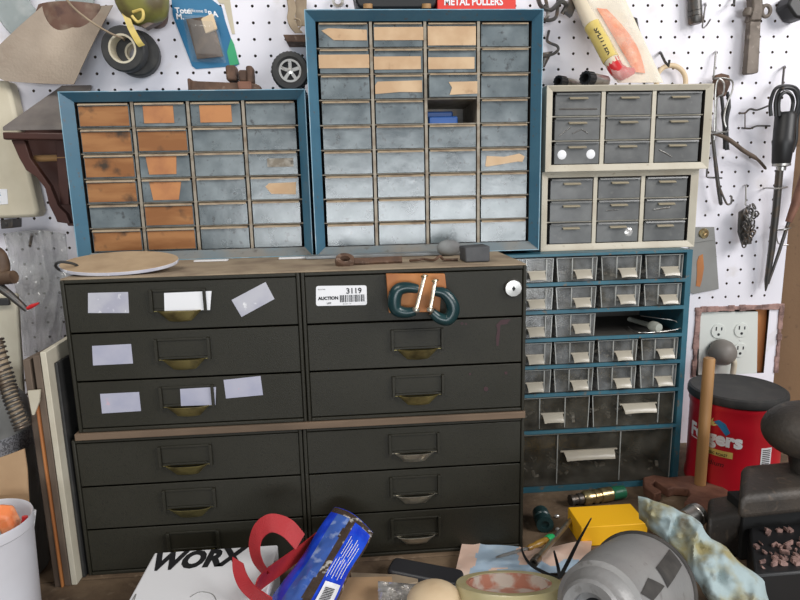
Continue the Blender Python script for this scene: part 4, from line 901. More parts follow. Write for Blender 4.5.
# ================================================================ THINGS ON THE OLIVE CABINETS
zt = ZGT+.0003
b = MB(); c = UZ(130, 265.5, zt+.003); a = (UZ(184, 265, zt).x-UZ(76, 268, zt).x)/2; dpt = min((UZ(128, 258.5, zt).y-UZ(128, 274, zt).y)/2, .042)
c.y = YG+.010+dpt; c.x = (UZ(184, 266, zt).x+UZ(74, 271, zt).x)/2
b.mt(0).add([], []); n = 40
b.prism([(c.x+a*math.cos(i*2*math.pi/n), c.y+dpt*math.sin(i*2*math.pi/n), zt) for i in range(n)], (0, 0, .0045)); b.m = [1]*len(b.f); b.m[1] = 0
for p_ in b.v: p_.z += (p_.y-c.y+dpt)*.22
tag(b.build('oval_plaque', ['plaque', 'paper'], bevel=.0008), 'oval tan wooden plaque lying on the upper left olive cabinet', 'plaque')
b = MB(); p = U(70, 269, .80); b.tube(spline([V((p.x+.012, .84, zt+.002)), V((p.x-.006, .80, zt+.004)), V((p.x-.010, .785, zt+.012)), V((p.x-.002, .78, zt+.018)), V((p.x+.010, .79, zt+.014)), V((p.x+.013, .80, zt+.006))], 6), .0018, 8)
tag(b.build('cable_loop', 'rubber', smooth=True), 'dark cable loop by the oval plaque', 'cable')
# wrench on top
r = thing('ring_spanner', 'rusty ring spanner lying in front of the tall blue cabinet', 'spanner', V((U(370, 262, .80).x, .80, zt)))
c = V((U(345, 262, .80).x, .80, zt+.005)); b = MB(); b.lathe([(.0065, -.005), (.0125, -.005), (.0135, 0), (.0125, .005), (.0065, .005)], c, (.1, -.55, 1), 24, closed=True); b.build('ring_head', 'rust', r, smooth=True)
e = V((U(402, 262, .81).x, .808, zt+.004)); b = MB(); b.ribbon([c+V((.012, 0, 0)), c.lerp(e, .3)+V((0, 0, -.001)), c.lerp(e, .7), e], V((0, .0045, .003)), .005); b.build('spanner_shaft', 'rust', r, bevel=.001)
b = MB(); b.tube(spline([V((U(410, 262, .81).x, .81, zt+.002)), V((U(418, 262, .81).x, .80, zt+.004)), V((U(424, 262, .81).x, .815, zt+.003)), V((U(433, 262, .81).x, .80, zt+.003)), V((U(439, 262, .81).x, .80, zt+.008)), V((U(444, 262, .81).x, .81, zt+.002)), V((U(457, 262, .81).x, .805, zt+.002))], 6), .0018, 8)
tag(b.build('bent_wire', 'rust', smooth=True), 'rusty bent wire lying between the spanner and the dark block', 'wire')
c = V((U(475, 262, .79).x, .80, zt)); b = MB(); b.prism([(U(465.5, 262, .785).x, .785, zt), (U(490, 262, .785).x, .785, zt), (U(490, 262, .785).x, .785, zt+.0215), (U(465, 262, .785).x, .785, zt+.020)], (-.002, .034, 0)); 
tag(b.build('stone_block', 'stone', bevel=.0018), 'small dark grey stone block standing on the upper right olive cabinet', 'block')
b = MB(); c = V((U(450, 246, .86).x, .872, zt+.012)); b.sphere(c, .018, .008, .012, 18, 10); tag(b.build('grey_pebble', 'stone_lt', smooth=True), 'rounded grey stone standing behind the dark block, against the drawers', 'stone')
for i, (xa, xb) in enumerate(((192, 226), (278, 311))):
    b = MB(); b.box((U(xa, 261, .885).x, .893, zt), (U(xb, 261, .885).x, .905, zt+.0022)); tag(b.build('white_strip', 'white', bevel=.0005), ['thin white strip lying before the shorter blue cabinet, nearer the oval plaque', 'thin white strip lying before the corner where the blue cabinets meet'][i], 'strip')
b = MB(); b.box((U(306, 262, .885).x, .880, zt), (U(461, 262, .885).x, .905, zt+.0045)); tag(b.build('metal_strip', 'greymetal', bevel=.001), 'blue-grey metal strip lying along the foot of the tall blue cabinet', 'strip')
# clamps
Yc = YG-.0010
b = MB(); b.prism(pl([(386, 274), (445, 274), (446.5, 288), (441, 296), (440, 312), (389, 313)], Yc-.008), (0, .0078, 0)); tag(b.build('wood_scrap', 'wood_orange', bevel=.001), 'orange-brown wood scrap held by the two clamps on the lock drawer', 'wood')
def clamp(lab, arc, s0, s1, knob, foot):
    r = thing('screw_clamp', lab, 'clamp', U(*arc[len(arc)//2], Yc-.02), 'small green screw clamps on the drawer')
    pts = spline([U(x, y, Yc-.020) for x, y in arc], 7); n = len(pts)
    b = MB(); b.tube(pts, [.0056+.0030*math.sin(math.pi*i/(n-1)) for i in range(n)], 10); b.build('clamp_frame', 'clampgreen', r, smooth=True)
    p, q = U(*s0, Yc-.024), U(*s1, Yc-.024); d = (q-p).normalized()
    b = MB(); L = (q-p).length; prof = [(0, 0)]
    k = 0
    while k*.0016 < L: prof += [(.0027, k*.0016), (.0022, k*.0016+.0008)]; k += 1
    b.lathe(prof+[(0, L)], p, d, 10); b.build('screw', 'nickel', r, smooth=False)
    b = MB(); b.lathe([(0, -.001), (.0042, 0), (.0048, .002), (.004, .0045), (0, .005)], q, d, 14); b.build('foot_pad', 'nickel', r, smooth=True)
    u, w_ = frame_of(d); b = MB(); b.tube([p+d*.002-V((.004, .004, 0)), p+d*.002+V((.004, .004, 0))], .0014, 6); b.build('tommy_bar', 'brassbright', r, smooth=True)
clamp('left dark green screw clamp opening toward the other, on the wood scrap', [(418, 289), (407, 287.5), (398, 290), (394.5, 299), (396, 309), (405, 312.5), (415, 311)], (425, 274.5), (416.5, 308), None, None)
clamp('right dark green screw clamp tipped downwards, on the wood scrap', [(433, 291), (443, 293), (450, 300), (453, 310), (448, 319), (439, 318), (432, 312)], (435.5, 279), (430.5, 308), None, None)

# ================================================================ ON THE BENCH, RIGHT
# coffee can
zl = ZB+.168; cc = UZ(737.5, 385.5, zl); Rc = .0735
cc = V((cc.x, min(cc.y, YW-.085), 0)); cc.x = U(737.5, 385, cc.y).x
r = thing('coffee_can', 'red plastic coffee can with black lid behind the vise', 'coffee can', (cc.x, cc.y, ZB))
o = (cc.x, cc.y, ZB)
b = MB(); b.lathe([(0, 0), (.068, 0), (.0715, .004), (.0715, .012), (.0695, .016), (.0695, .138), (.0715, .142), (.0715, .150), (.069, .153), (.069, .158), (0, .158)], o, (0, 0, 1), 64); b.build('can_body', 'canred', r, smooth=True)
b = MB(); b.lathe([(.0735, .152), (.0745, .154), (.0745, .160), (.0735, .1645), (.070, .1665), (.068, .1655), (.066, .1645), (0, .1645)], o, (0, 0, 1), 64); b.build('lid', 'rubber', r, smooth=True)
def wrap(p):
    # flat design (x around, z up) onto the can; x=0 faces the camera
    a0 = math.atan2(-cc.y, -cc.x); a = a0+p.x/.0697; rr = .0699-p.y
    return V((cc.x+rr*math.cos(a), cc.y+rr*math.sin(a), p.z))
def dec(name, m, fn):
    b = MB(); fn(b); b.v = [wrap(p) for p in b.v]; b.build(name, m, r)
sx = lambda px: (px-737)*.00146
def sz(py, px=720): return ZB+.158-(py-404)*.00152
def strip(b, x0, x1, z0, z1, n=10, dy=0):
    b.grid(lambda u, v: V((x0+(x1-x0)*u, dy, z0+(z1-z0)*v)), n, 2)
dec('lettering', 'white', lambda b: b.text('Folgers', V((sx(686), 0, sz(451))), V((1, 0, 0)), V((0, 0, 1)), 0.031, bold=.05, sx=.98, lift=.0003))
dec('yellow_band', 'yellow', lambda b: strip(b, sx(706), sx(738), sz(464), sz(457)))
dec('lettering', 'white', lambda b: strip(b, sx(686), sx(704), sz(448+6), sz(453), 6))
dec('lettering', 'ink', lambda b: b.text('CLASSIC ROAST', V((sx(707), -.0003, sz(462.8))), V((1, 0, 0)), V((0, 0, 1)), .0062, bold=.02, sx=.86, lift=.0006))
dec('lettering', 'ink', lambda b: b.text('Medium', V((sx(704), 0, sz(475))), V((1, 0, 0)), V((0, 0, 1)), .012, sx=1.0, shear=.2, lift=.0003))
def sun(b):
    c = V((sx(712), 0, sz(432)))
    for k in range(7):
        a = math.radians(15+k*25); d = V((math.cos(a), 0, math.sin(a))); n = V((-d.z, 0, d.x)); b.prism([c+d*.006-n*.0022, c+d*.015, c+d*.006+n*.0022], (0, -.0002, 0))
    b.prism([c+V((.007*math.cos(i*math.pi/8), 0, .007*math.sin(i*math.pi/8))) for i in range(9)], (0, -.0002, 0))
dec('sunrise_emblem', 'yellow', sun)
dec('mountain_emblem', 'packblue', lambda b: b.prism([V((sx(x), 0, sz(y))) for x, y in ((717, 427), (722, 424), (729, 427), (734, 436), (730, 440), (724, 433))], (0, -.0003, 0)))
dec('barcode_label', 'white', lambda b: strip(b, sx(766), sx(779), sz(474), sz(450)))
dec('barcode', 'ink', lambda b: [strip(b, sx(767.5+0), sx(777), sz(452+k*2.1), sz(453+k*2.1), 4, -.0004) for k in range(9)])
# rusty casting and dowel
zc = ZB+.016; c = UZ(690, 493, zc)
r = thing('rusty_casting', 'rusty flat casting with a notch, lying before the coffee can', 'casting', (c.x, c.y, ZB))
q = [(643, 477), (654, 474.5), (668, 477), (690, 475), (712, 480), (728, 490), (733, 499), (716, 510), (700, 508), (684, 502), (690, 494), (688, 488), (674, 487), (668, 489), (655, 480), (651, 484), (662, 491), (655, 494), (644, 486)]
b = MB(); b.prism([UZ(x, y, zc) for x, y in q], (0, 0, -.0155)); b.build('plate', 'rust_red', r, bevel=.002)
p = UZ(700, 484, zc); t = U(709.5, 358, p.y)
b = MB(); Rd = .0088; b.lathe([(0, 0), (Rd, 0), (Rd, t.z-zc-.002), (Rd-.0015, t.z-zc), (0, t.z-zc)], (p.x, p.y, zc+.0002), (0, 0, 1), 24)
tag(b.build('wooden_dowel', 'wood', smooth=True), 'upright round wooden dowel standing on the rusty casting', 'dowel')
# yellow box
zy = ZB+.030; p0, p1, p2 = UZ(571.5, 507, zy), UZ(638, 506.5, zy), UZ(583, 527.5, zy)
b = MB(); b.box((p2.x-.002, p2.y, ZB+.0003), (p1.x-.007, p0.y, zy)); tag(b.build('yellow_box', 'yellowbox', bevel=.001), 'plain yellow box between the hose fittings and the grey motor', 'box')
# air fitting
r = thing('hose_coupler', 'brass hose coupler with a green end lying before the teal cabinet', 'coupler', UZ(596, 503, ZB))
Rf = .0115; c = UZ(570, 507, ZB)+V((0, 0, Rf)); ax = (UZ(624, 498, ZB)+V((0, 0, Rf))-c); L = ax.length; k = L/.075
b = MB(); b.lathe([(0, 0), (.0085, 0), (.0085, .004*k), (.007, .005*k), (.007, .009*k), (.0085, .010*k), (.0085, .016*k), (.006, .017*k), (0, .018*k)], c, ax, 20); b.build('threaded_end', 'steel_dk', r, smooth=True)
b = MB(); b.lathe([(0, .017*k), (.0095, .017*k), (.0115, .020*k), (.0115, .026*k), (.0095, .027*k), (.0095, .031*k), (.0112, .032*k), (.0112, .036*k), (.0095, .037*k), (.0095, .040*k), (.0115, .041*k), (.0110, .056*k), (0, .057*k)], c, ax, 24); b.build('collar', 'brassbright', r, smooth=True)
b = MB(); b.lathe([(0, .057*k), (.0095, .057*k), (.0108, .060*k), (.0100, .074*k), (.0075, .075*k), (0, .074*k)], c, ax, 20); b.build('green_end', 'greenplastic', r, smooth=True)
c = UZ(545, 533, ZB)+V((0, 0, .013)); c2 = UZ(540, 517, ZB)+V((0, .02, .013))
b = MB(); b.lathe([(.006, .003), (.006, 0), (.0125, 0), (.0125, .010), (.0105, .012), (.0105, .016), (.0125, .018), (.0120, .034), (.0085, .038), (0, .038)], c, (c2-c), 20); b.lathe([(.006, .003), (0, .003)], c, c2-c, 12)
tag(b.build('hose_fitting', 'hosegreen', smooth=True), 'dark green hose fitting with a round mouth beside the olive cabinet', 'fitting')
for (x, y, rad) in ((557, 518, .003), (558, 531, .0028), (441*1.26, 489, .002), (560, 488, .0022)):
    b = MB(); b.sphere(UZ(x, y, ZB)+V((0, 0, rad)), rad*1.5, rad, rad, 8, 6); tag(b.build('metal_scrap', 'foil'), 'tiny shiny scrap lying on the bench near the hose fittings', 'scrap', 'tiny scraps on the bench')
c = UZ(76, 577, ZB); b = MB(); b.sphere(c+V((-.002, .012, .0095)), .012, .012, .010, 18, 12, lambda d: 1+.22*noise.noise(d*2.6)+.1*noise.noise(d*6))
tag(b.build('crumpled_paper', 'cardboard', smooth=True), 'small crumpled brown lump on the bench at the foot of the cream board', 'paper')
# map paper
zm_ = ZB+.020
def mapf(u, v):
    x = 462+130*u-8*v+4*v*u; y = 547+ (30-6*u)*v - 4*math.sin(u*7)*(1-v)*(.4+.6*u)-7*(1-v)*math.exp(-((u-.06)/.07)**2)-6*(1-v)*math.exp(-((u-.85)/.2)**2)
    return UZ(x, y, ZB+.010+.009*noise.noise(V((u*5, v*3, 1)))+.006*v)
b = MB(); b.grid(mapf, 64, 20, (0, 0, -.0006)); n = len(b.f)
for i in range(n):
    f_ = b.f[i]; k = min(f_)%(65*21); u, v = (k//21)/64, (k % 21)/20; q = .12*noise.noise(V((u*9, v*3, 7)))
    b.m[i] = 1 if (u+q*.5 < .13 or (u+q > .44 and v+q*2 < .62-.3*max(0, u-.75)*2) or (u+q > .28 and u+q < .36 and v > .7)) else 0
tag(b.build('paper_map', ['map_blue', 'map_peach'], smooth=True), 'crumpled peach and pale blue paper under the screwdriver', 'paper')
# screwdriver, rod
r = thing('screwdriver', 'small screwdriver with amber handle and green cap', 'screwdriver', UZ(525, 552, zm_))
A_, B_, C_, D_ = UZ(496, 557.5, ZB+.027), UZ(527.5, 548.5, ZB+.027), UZ(547, 540, ZB+.026), UZ(553, 536.5, ZB+.026)
b = MB(); b.tube([A_, A_.lerp(B_, .25), B_], [.0014, .0022, .0020], 8); b.build('shaft', 'steel', r, smooth=True)
b = MB(); d = (C_-B_); b.lathe([(0, 0), (.003, 0), (.0042, d.length*.15), (.0036, d.length*.3), (.0048, d.length*.5), (.0050, d.length*.9), (.0044, d.length), (0, d.length)], B_, d, 12); b.build('screwdriver_handle', 'amber', r, smooth=True)
b = MB(); d = D_-C_; b.lathe([(0, 0), (.0056, 0), (.0060, d.length*.5), (.004, d.length), (0, d.length)], C_, d, 14); b.build('green_cap', 'brightgreen', r, smooth=True)
r = thing('socket_extension', 'grey steel rod with a hollow socket end lying on the paper', 'rod', UZ(550, 545, ZB+.02))
A_, B_ = UZ(533.5, 563, ZB+.033), UZ(571, 520, ZB+.016); d = B_-A_
b = MB(); b.lathe([(.0032, .004), (.0032, 0), (.0056, 0), (.0056, .016), (.0040, .019), (.0036, d.length), (0, d.length)], A_, d, 14); b.build('rod', 'steel', r, smooth=True); MB().lathe([(0, .004), (.0032, .004)], A_, d, 12).build('socket_hole', 'ink', r)
# cable ties
def tie(pts, lab, w=.0022):
    b = MB(); P = spline(pts, 6); n = len(P); b.ribbon(P, [V((w*(1-.75*(i/(n-1))**2), .0004, .0006)) for i in range(n)], .0012); tag(b.build('cable_tie', 'black'), lab, 'cable tie', 'black cable ties by the motor')
p = UZ(559, 579, ZB+.045)
tie([p, U(568, 562, p.y+.01), U(578, 542, p.y+.015), U(591, 518.5, p.y+.015)], 'long upright black cable tie in front of the yellow box', .0034)
tie([p+V((.001, 0, 0)), U(558, 567, p.y+.008), U(554, 551, p.y+.008)], 'short upright black cable tie beside the long one')
tie([p+V((0, .002, 0)), UZ(545, 573, ZB+.035), UZ(530, 564, ZB+.032), UZ(523, 553, ZB+.030), UZ(522, 546, ZB+.030)], 'black cable tie curving over the paper')
# clear tape roll
Yt = .590; Rt = (U(560, 583, Yt)-U(456.5, 580, Yt)).length/2; ct = U(508.5, 582, Yt); ax = V((.03, .42, 1)).normalized(); o = ct-ax*.0445; c = o

r = thing('tape_roll', 'wide roll of clear yellowish tape lying at the front of the bench', 'tape roll', (c.x, c.y, ZB))
b = MB(); b.lathe([(Rt*.80, 0), (Rt*.97, 0), (Rt, .003), (Rt, .042), (Rt*.98, .0445), (Rt*.80, .0445)], o, ax, 56, closed=True); b.build('tape', 'cleartape', r, smooth=True)
b = MB(); b.lathe([(Rt*.74, .001), (Rt*.799, .001), (Rt*.799, .0440), (Rt*.74, .0440)], o, ax, 48, closed=True); b.build('core', 'tapecore', r, smooth=True)
MB().lathe([(0, .030), (Rt*.739, .030)], o, ax, 40).build('core_disc', 'tapecore', r)
# dark strap handle, boards, foil, knob
A_, B_ = UZ(390, 563, ZB+.020), UZ(462, 577, ZB+.020)
b = MB(); d = (B_-A_); n = V((-d.y, d.x, 0)).normalized()*.016; b.prism(rq(A_-n, B_-n, B_+n, A_+n, 4, .3), (0, 0, -.0195)); r = tag(b.build('black_bar', 'sage', bevel=.003), 'black ribbed plastic handle lying before the lower right olive cabinet', 'handle')
b = MB(); b.prism([UZ(x, y, ZB+.017) for x, y in ((350, 572), (418, 575), (418, 582), (352, 594))], (0, 0, -.0165)); tag(b.build('grey_board', 'cardtop', bevel=.001), 'grey-tan flat piece between the blue package and the black handle', 'board')
b = MB(); b.prism([UZ(x, y, ZB+.032) for x, y in ((340, 577), (392, 576), (396, 612), (322, 612))], (0, 0, -.0145)); tag(b.build('cardboard_piece', 'cardboard', bevel=.001), 'tan cardboard piece at the front beside the blue package', 'cardboard')
def foil(u, v):
    return UZ(378+62*u, 581+26*v+5*u*(1-v), ZB+.047+.009*noise.noise(V((u*7, v*6, 5)))-.012*abs(v-.3))
b = MB(); b.grid(foil, 24, 14, (0, 0, -.0008)); tag(b.build('plastic_wrapper', 'foil', smooth=True), 'crumpled silvery wrapper at the front edge', 'wrapper')
c = UZ(434, 601, ZB+.062); b = MB(); b.sphere(c, .030, .026, .020, 24, 14); tag(b.build('wooden_ball', 'wood_pale', smooth=True), 'rounded pale wooden knob at the front edge beside the clear tape', 'knob')
b = MB(); b.obox(UZ(455, 590.5, ZB+.055), V((.0075, 0, -.002)), V((0, .005, 0)), V((0, 0, .003))); tag(b.build('white_scrap', 'white', bevel=.001), 'small white scrap beside the wooden knob', 'scrap')
# white box with lettering
zw = ZB+.055; A_, B_ = UZ(154.5, 552.5, zw), UZ(262, 545, zw)
yb = A_.y; x0 = A_.x; x1 = UZ(262, 546, zw).x
r = thing('white_box', 'white box with bold black lettering in front of the lower left cabinet', 'box', ((x0+x1)/2, yb-.1, ZB))
b = MB(); b.box((x0, yb-.20, ZB+.0003), (x1+.02, yb, zw)); b.build('carton', 'white', r, bevel=.002)
p = UZ(153.5, 567, zw+.0003); Xd = (UZ(240, 566, zw)-UZ(153, 568, zw)).normalized(); Xd = V((1, 0, 0)); Yd = V((0, 1, 0))
b = MB(); b.text('WORX', V((x0+.006, UZ(195, 567, zw).y, zw)), Xd, Yd, (yb-UZ(195, 567, zw).y)*1.28, bold=.055, shear=.10, sx=1.0); 
w0 = min(v.x for v in b.v); w1 = max(v.x for v in b.v); tw = UZ(246, 556, zw).x-(x0+.004); 
for v in b.v: v.x = x0+.004+(v.x-w0)/(w1-w0)*tw
b.build('lettering', 'ink', r)
# line drawing on the box
b = MB()
for q in ([(190, 597), (200, 592), (212, 594), (216, 600)], [(132, 600), (136, 594), (134, 600)]): b.tube(spline([UZ(x, y, zw+.0002) for x, y in q], 5), .0006, 5)
b.build('line_drawing', 'greyplastic', r)
# blue package
def lean(px, py, off=0): return U(px, py, YG-.045-(600-py)*-.0002-(py-505)*.00095-off)
r = thing('blue_package', 'shiny blue plastic package with a white barcode label, leaning on the cabinets', 'package', lean(318, 606)-V((0, 0, .01)))
TLp, TRp, BRp, BLp = (335, 507), (373, 533), (331, 612), (268, 604)
def pk(u, v, off=0):
    x = (TLp[0]*(1-u)+TRp[0]*u)*(1-v)+(BLp[0]*(1-u)+BRp[0]*u)*v; y = (TLp[1]*(1-u)+TRp[1]*u)*(1-v)+(BLp[1]*(1-u)+BRp[1]*u)*v
    y -= 5*math.sin(u*math.pi)*(1-v); x += 2.5*math.sin(v*9)*(u-.5)
    return lean(x, y, .024*(math.sin(u*math.pi)**.6)*(math.sin(min(1, v*1.1+.08)*math.pi*.5)**.7)+off+.0022*noise.noise(V((u*8, v*9, 2))))
def pstrip(u0, u1, v0, v1, nm, m, off=0, nu=10, nv=26):
    b = MB(); b.grid(lambda u, v: pk(u0+(u1-u0)*u, v0+(v1-v0)*v, off), nu, nv); return b
b = MB(); nu, nv = 30, 40
b.grid(lambda u, v: pk(u, v), nu, nv); b.grid(lambda u, v: pk(u, v)*1+V((0, .030*math.sin(u*math.pi)*math.sin(v*math.pi*.98+.03)+.0005, 0)), nu, nv)
fi = 0
for i in range(nu):
    for j in range(nv):
        u = (i+.5)/nu; v = (j+.5)/nv; n_ = .04*noise.noise(V((v*7, u*3, 0)))
        b.m[fi] = 2 if .46+n_ < u < .60+n_ and v > .1 else (1 if .18 < u <= .46+n_ else (0 if u > .6 and v < .93 else (0 if u <= .18 else 2)))
        if v < .05 or u > .965: b.m[fi] = 2
        fi += 1
b.build('pouch', ['blueplastic', 'bluefoil', 'brownfoil'], r, smooth=True)
b = MB()
for k in range(6):
    u0 = .66+.045*k; b.grid(lambda u, v: pk(u0+.010*u+.012*math.sin(40*v)*.2, .18+.20*v+(k % 3)*.03, .0012), 1, 12)
for k in range(6):
    u0 = .63+.05*k; b.grid(lambda u, v: pk(u0+.010*u, .44+.20*v-(k % 2)*.03, .0012), 1, 12)
b.build('lettering', 'white', r)
pstrip(.66, .93, .68, .97, 0, 0, .0016).build('barcode_label', 'white', r)
b = MB()
for k in range(9): v0 = .74+.018*k; b.grid(lambda u, v: pk(.71+.16*u, v0+.009*v, .0026), 6, 1)
b.build('barcode', 'ink', r)
# red strap
Ys_ = .665
def sp(px, py, Y): return U(px, py, Y)
pts = spline([sp(352, 512, .70), sp(318, 536, .675), sp(286, 560, .655), sp(258, 580, .640), sp(246, 588, .632), sp(236, 578, .632), sp(231, 566, .636)], 6)
W = [V((.004, .010, .012))]*len(pts)
r = thing('red_strap', 'red webbing strap looped over the white box and the blue package', 'strap', sp(262, 600, .64))
def band(pts, wpx, Yo):
    b = MB(); n = len(pts)
    return b
def wide(pxs, half, nm):
    """band from measured centre points (x, y, Y) and half-width vectors"""
    P = spline([U(*p) for p in pxs], 7); H = spline([V(h) for h in half], 7); b = MB(); b.ribbon(P, H, .0016); return b.build(nm, 'webbing', r, smooth=False)
wide([(337, 521, .745), (316, 540, .712), (290, 560, .668), (264, 579, .620), (254, 590, .592)], [(.004, .004, .0105)]*5, 'strap_run')
wide([(300, 542, .664), (287, 528, .668), (271, 523, .672), (259, 531, .672), (254.5, 546, .664), (258, 562, .645), (267, 574, .625)], [(.005, .008, .005), (.004, .008, .0065), (-.001, .008, .0075), (-.005, .008, .0055), (-.0075, .008, 0), (-.0075, .007, -.003), (-.005, .006, -.005)], 'strap_loop')
wide([(238, 560, .615), (240, 573, .604), (247, 587, .592), (260, 598, .580), (272, 604, .575)], [(-.0065, .005, .001), (-.008, .004, -.001), (-.008, .004, -.005), (-.004, .003, -.009), (-.001, .003, -.009)], 'strap_end')
# grey motor
r = thing('motor', 'grey painted motor housing with black tape patches at the lower right', 'motor', (U(630, 600, .57).x, .57, ZB))
A_ = U(590, 613, .470); B_ = U(643, 585, .592); ax = (B_-A_).normalized(); L = (B_-A_).length
b = MB(); b.lathe([(.011, .012), (.017, .010), (.017, 0), (.0255, -.002), (.0285, .001), (.0290, .010), (.0310, .014), (.0345, .018), (.0365, .024)], A_, ax, 48); b.build('end_ring', 'motor', r, smooth=True)
PROF = [(.0365, .024), (.0415, .027), (.0440, .050), (.0500, .090), (.0555, L-.012)]
b = MB(); b.lathe(PROF+[(.053, L), (0, L)], A_, ax, 56); b.build('housing', 'motor', r, smooth=True)
MB().lathe([(0, .014), (.0175, .012)], A_, ax, 24).build('bore', 'ink', r)
u_, w_ = frame_of(ax)
def onm(h, a, off=.0006):
    for (ra, ha), (rb_, hb) in zip(PROF, PROF[1:]):
        if h <= hb: break
    R_ = ra+(rb_-ra)*(h-ha)/(hb-ha)
    return A_+ax*h+(u_*math.cos(a)+w_*math.sin(a))*(R_+off)
def ang(px, py):
    best = None
    for i in range(360):
        a = i*math.pi/180; n_ = u_*math.cos(a)+w_*math.sin(a)
        for k in range(7, int(L/.004)-2):
            h = k*.004; p = onm(h, a)-V((0, 0, Z0))
            if p.dot(n_) > 0: continue
            z_ = p.dot(FWD); x_ = 400+FPX*p.dot(RT)/z_; y_ = 300+FPX*p.dot(DN)/z_; e = (x_-px)**2+(y_-py)**2
            if best is None or e < best[0]: best = (e, h, a)
    return best[1:]
def patch(q, nm):
    c4 = [ang(*p) for p in q]
    def f(u, v):
        h = (c4[0][0]*(1-u)+c4[1][0]*u)*(1-v)+(c4[3][0]*(1-u)+c4[2][0]*u)*v; a = (c4[0][1]*(1-u)+c4[1][1]*u)*(1-v)+(c4[3][1]*(1-u)+c4[2][1]*u)*v
        return onm(h, a)
    MB().grid(f, 10, 10).build(nm, 'motor_dk', r, smooth=True)
patch([(669, 549), (682, 565), (667, 588), (656, 567)], 'tape_patch'); patch([(648, 578), (664, 586), (653, 601), (633, 597)], 'tape_patch')
b = MB(); b.lathe([(.053, L-.012), (.0575, L-.0115), (.0590, L-.008), (.0580, L-.003), (.053, L-.002)], A_, ax, 56, closed=True); b.build('rim', 'motor_dk', r, smooth=True)
b = MB(); c = UZ(630, 590, ZB+.005); b.box((A_.x+.02, .50, ZB+.0003), (B_.x+.02, .60, (A_.z+B_.z)/2-.052)); b.build('motor_foot', 'motor_dk', r, bevel=.002)
# glove
GT = [(638, 496), (650, 499), (662, 503), (676, 509), (690, 515), (702, 525), (712, 539), (727, 548), (745, 566), (764, 581), (772, 606)]
GB = [(639, 519), (646, 526), (656, 534), (667, 544), (677, 552), (686, 563), (693, 577), (702, 592), (716, 606), (735, 616), (752, 622)]
def gpoint(u, v, side):
    k = min(u*(len(GT)-1), len(GT)-1.001); i = int(k); f = k-i
    tx, ty = GT[i][0]*(1-f)+GT[i+1][0]*f, GT[i][1]*(1-f)+GT[i+1][1]*f; bx_, by_ = GB[i][0]*(1-f)+GB[i+1][0]*f, GB[i][1]*(1-f)+GB[i+1][1]*f
    w_ = math.sin(math.pi*v)**.6*math.sin(math.pi*min(1, u*6+.12)*.5)
    q = V((u*9, v*2.2, 3.3)); n = noise.noise(q)*.011+noise.noise(q*2.2)*.005-.006*max(0, math.sin(u*11+v*4.5))**6+.006*math.sin(u*26+v*5)*.4
    Y = .694-.118*u-.028*v*(.35+.5*u)
    return U(tx*(1-v)+bx_*v+1.5*math.sin(u*31), ty*(1-v)+by_*v, Y-side*w_*(.013+n))
b = MB(); b.grid(lambda u, v: gpoint(u, v, 1), 72, 22); b.grid(lambda u, v: gpoint(u, v, -.8), 72, 22)
bmw = b; r = tag(b.build('work_glove', 'glove', smooth=True), 'crumpled dirty pale blue work glove between the grey motor and the vise', 'glove')
c = UZ(690, 528, ZB+.02); c = U(690, 519, .715); d = (U(703, 514, .73)-c)
b = MB(); ax2 = V((.9, .45, .05)).normalized(); b.lathe([(0, -.012), (.014, -.012), (.0145, .008), (.0155, .009), (.0155, .012), (.0145, .013), (.0145, .018), (.011, .020), (0, .020)], U(690, 518, .715), ax2, 24)
tag(b.build('steel_cap', 'steel', smooth=True), 'dull steel cap poking out between the glove and the vise', 'cap')
# vise
r = thing('bench_vise', 'black cast iron bench vise at the lower right corner', 'vise', (U(770, 590, .62).x, .62, ZB))
def bx3(x0, x1, y0, y1, z0, z1, nm, m, bev, seg=4):
    b = MB(); b.box((x0, y0, z0), (x1, y1, z1)); return b.build(nm, m, r, bevel=bev, seg=seg)
def yawed(px0, px1, Y, z0, z1, vec, nm, m, bev):
    x0, x1 = U(px0, 510, Y).x, U(px1, 510, Y).x
    b = MB(); b.prism([(x0, Y, z0), (x1, Y+.012, z0), (x1, Y+.012, z1), (x0, Y, z1)], vec); return b.build(nm, m, r, bevel=bev, seg=4)
yawed(738, 880, .657, U(770, 520, .657).z, U(770, 495, .657).z, (.060, .085, 0), 'upper_jaw', 'visecast', .010)
yawed(709, 757, .688, ZB+.0003, U(730, 516, .688).z, (.030, .050, 0), 'fixed_body', 'visecast', .007)
zt2 = U(770, 571, .60).z; vb = U(752, 570, .60).x
b = MB(); b.prism([(vb, .595, ZB+.0003), (vb+.16, .595, ZB+.0003), (vb+.16, .595, zt2), (vb, .595, zt2)], (.058, .095, 0)); b.build('base', 'black', r, bevel=.003)
bx3(vb+.050, vb+.20, .692, .730, ZB+.0003, U(770, 520, .657).z+.002, 'slide', 'dark', .002)  # near-black block, paints the shade in the slot under the jaw
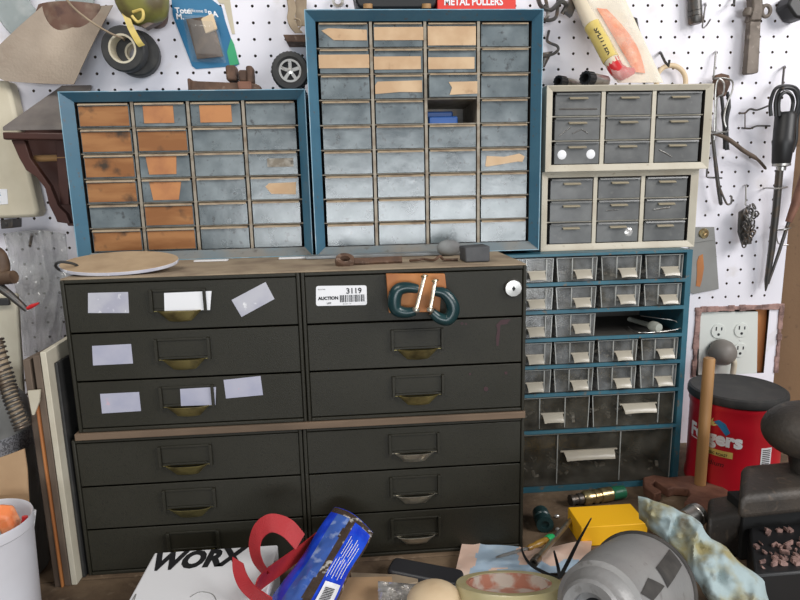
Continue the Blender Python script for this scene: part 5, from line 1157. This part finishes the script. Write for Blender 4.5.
b = MB(); cI = U(806, 430, .72); b.sphere(cI, .058, .050, .038, 30, 20, lambda d: 1+.05*d.x); b.build('anvil', 'visecast', r, smooth=True)
b = MB(); b.tube([U(808, 436, .72), U(816, 500, .70)], .026, 20); b.build('anvil_neck', 'visecast', r, smooth=True)
b = MB(); rv = random.Random(9)
for k in range(46):
    a = rv.uniform(.0015, .005); ys_ = rv.uniform(.605, .680); b.obox((vb+rv.uniform(.004, .09)+(ys_-.595)*.61, ys_, zt2+a*.5), V((a, rv.uniform(-.002, .002), rv.uniform(-.002, .002))), V((0, rv.uniform(.001, .004), 0)), V((0, 0, a*.6)))
o_ = b.build('swarf', 'paint_rag', r); o_['kind'] = 'stuff'
# ================================================================ CAMERA AND LIGHT
cam = bpy.data.cameras.new('camera'); cam.sensor_width = 36; cam.lens = FPX/800*36; cam.clip_start = .01
co = bpy.data.objects.new('camera', cam); COL.objects.link(co); S.camera = co
R3 = Matrix((RT, -DN, -FWD)).transposed(); co.matrix_world = Matrix.Translation((0, 0, Z0)) @ R3.to_4x4()
w = bpy.data.worlds.new('world'); S.world = w; w.use_nodes = True
w.node_tree.nodes['Background'].inputs[0].default_value = (.80, .88, 1, 1); w.node_tree.nodes['Background'].inputs[1].default_value = .12
def area(name, loc, tgt, sx, sy, e, col=(1, 1, 1)):
    l = bpy.data.lights.new(name, 'AREA'); l.shape = 'RECTANGLE'; l.size = sx; l.size_y = sy; l.energy = e; l.color = col
    o = bpy.data.objects.new(name, l); COL.objects.link(o); o.location = loc
    o.rotation_euler = (V(tgt)-V(loc)).to_track_quat('-Z', 'Y').to_euler(); return o
area('doorway_light', (.40, -3.0, 1.12), (.3, 1, 1.25), 2.4, .7, 60, (.93, .97, 1))
area('window_light', (1.9, -.5, 2.45), (.3, 1, 1.5), 1.2, 1.0, 45, (1, .98, .97))
area('ceiling_light', (-.7, -.1, 2.55), (-.1, 1, 1.3), 1.2, .4, 14, (1, .96, .90))
S.view_settings.view_transform = 'Standard'; S.view_settings.look = 'None'; S.view_settings.exposure = 0; S.view_settings.gamma = 1
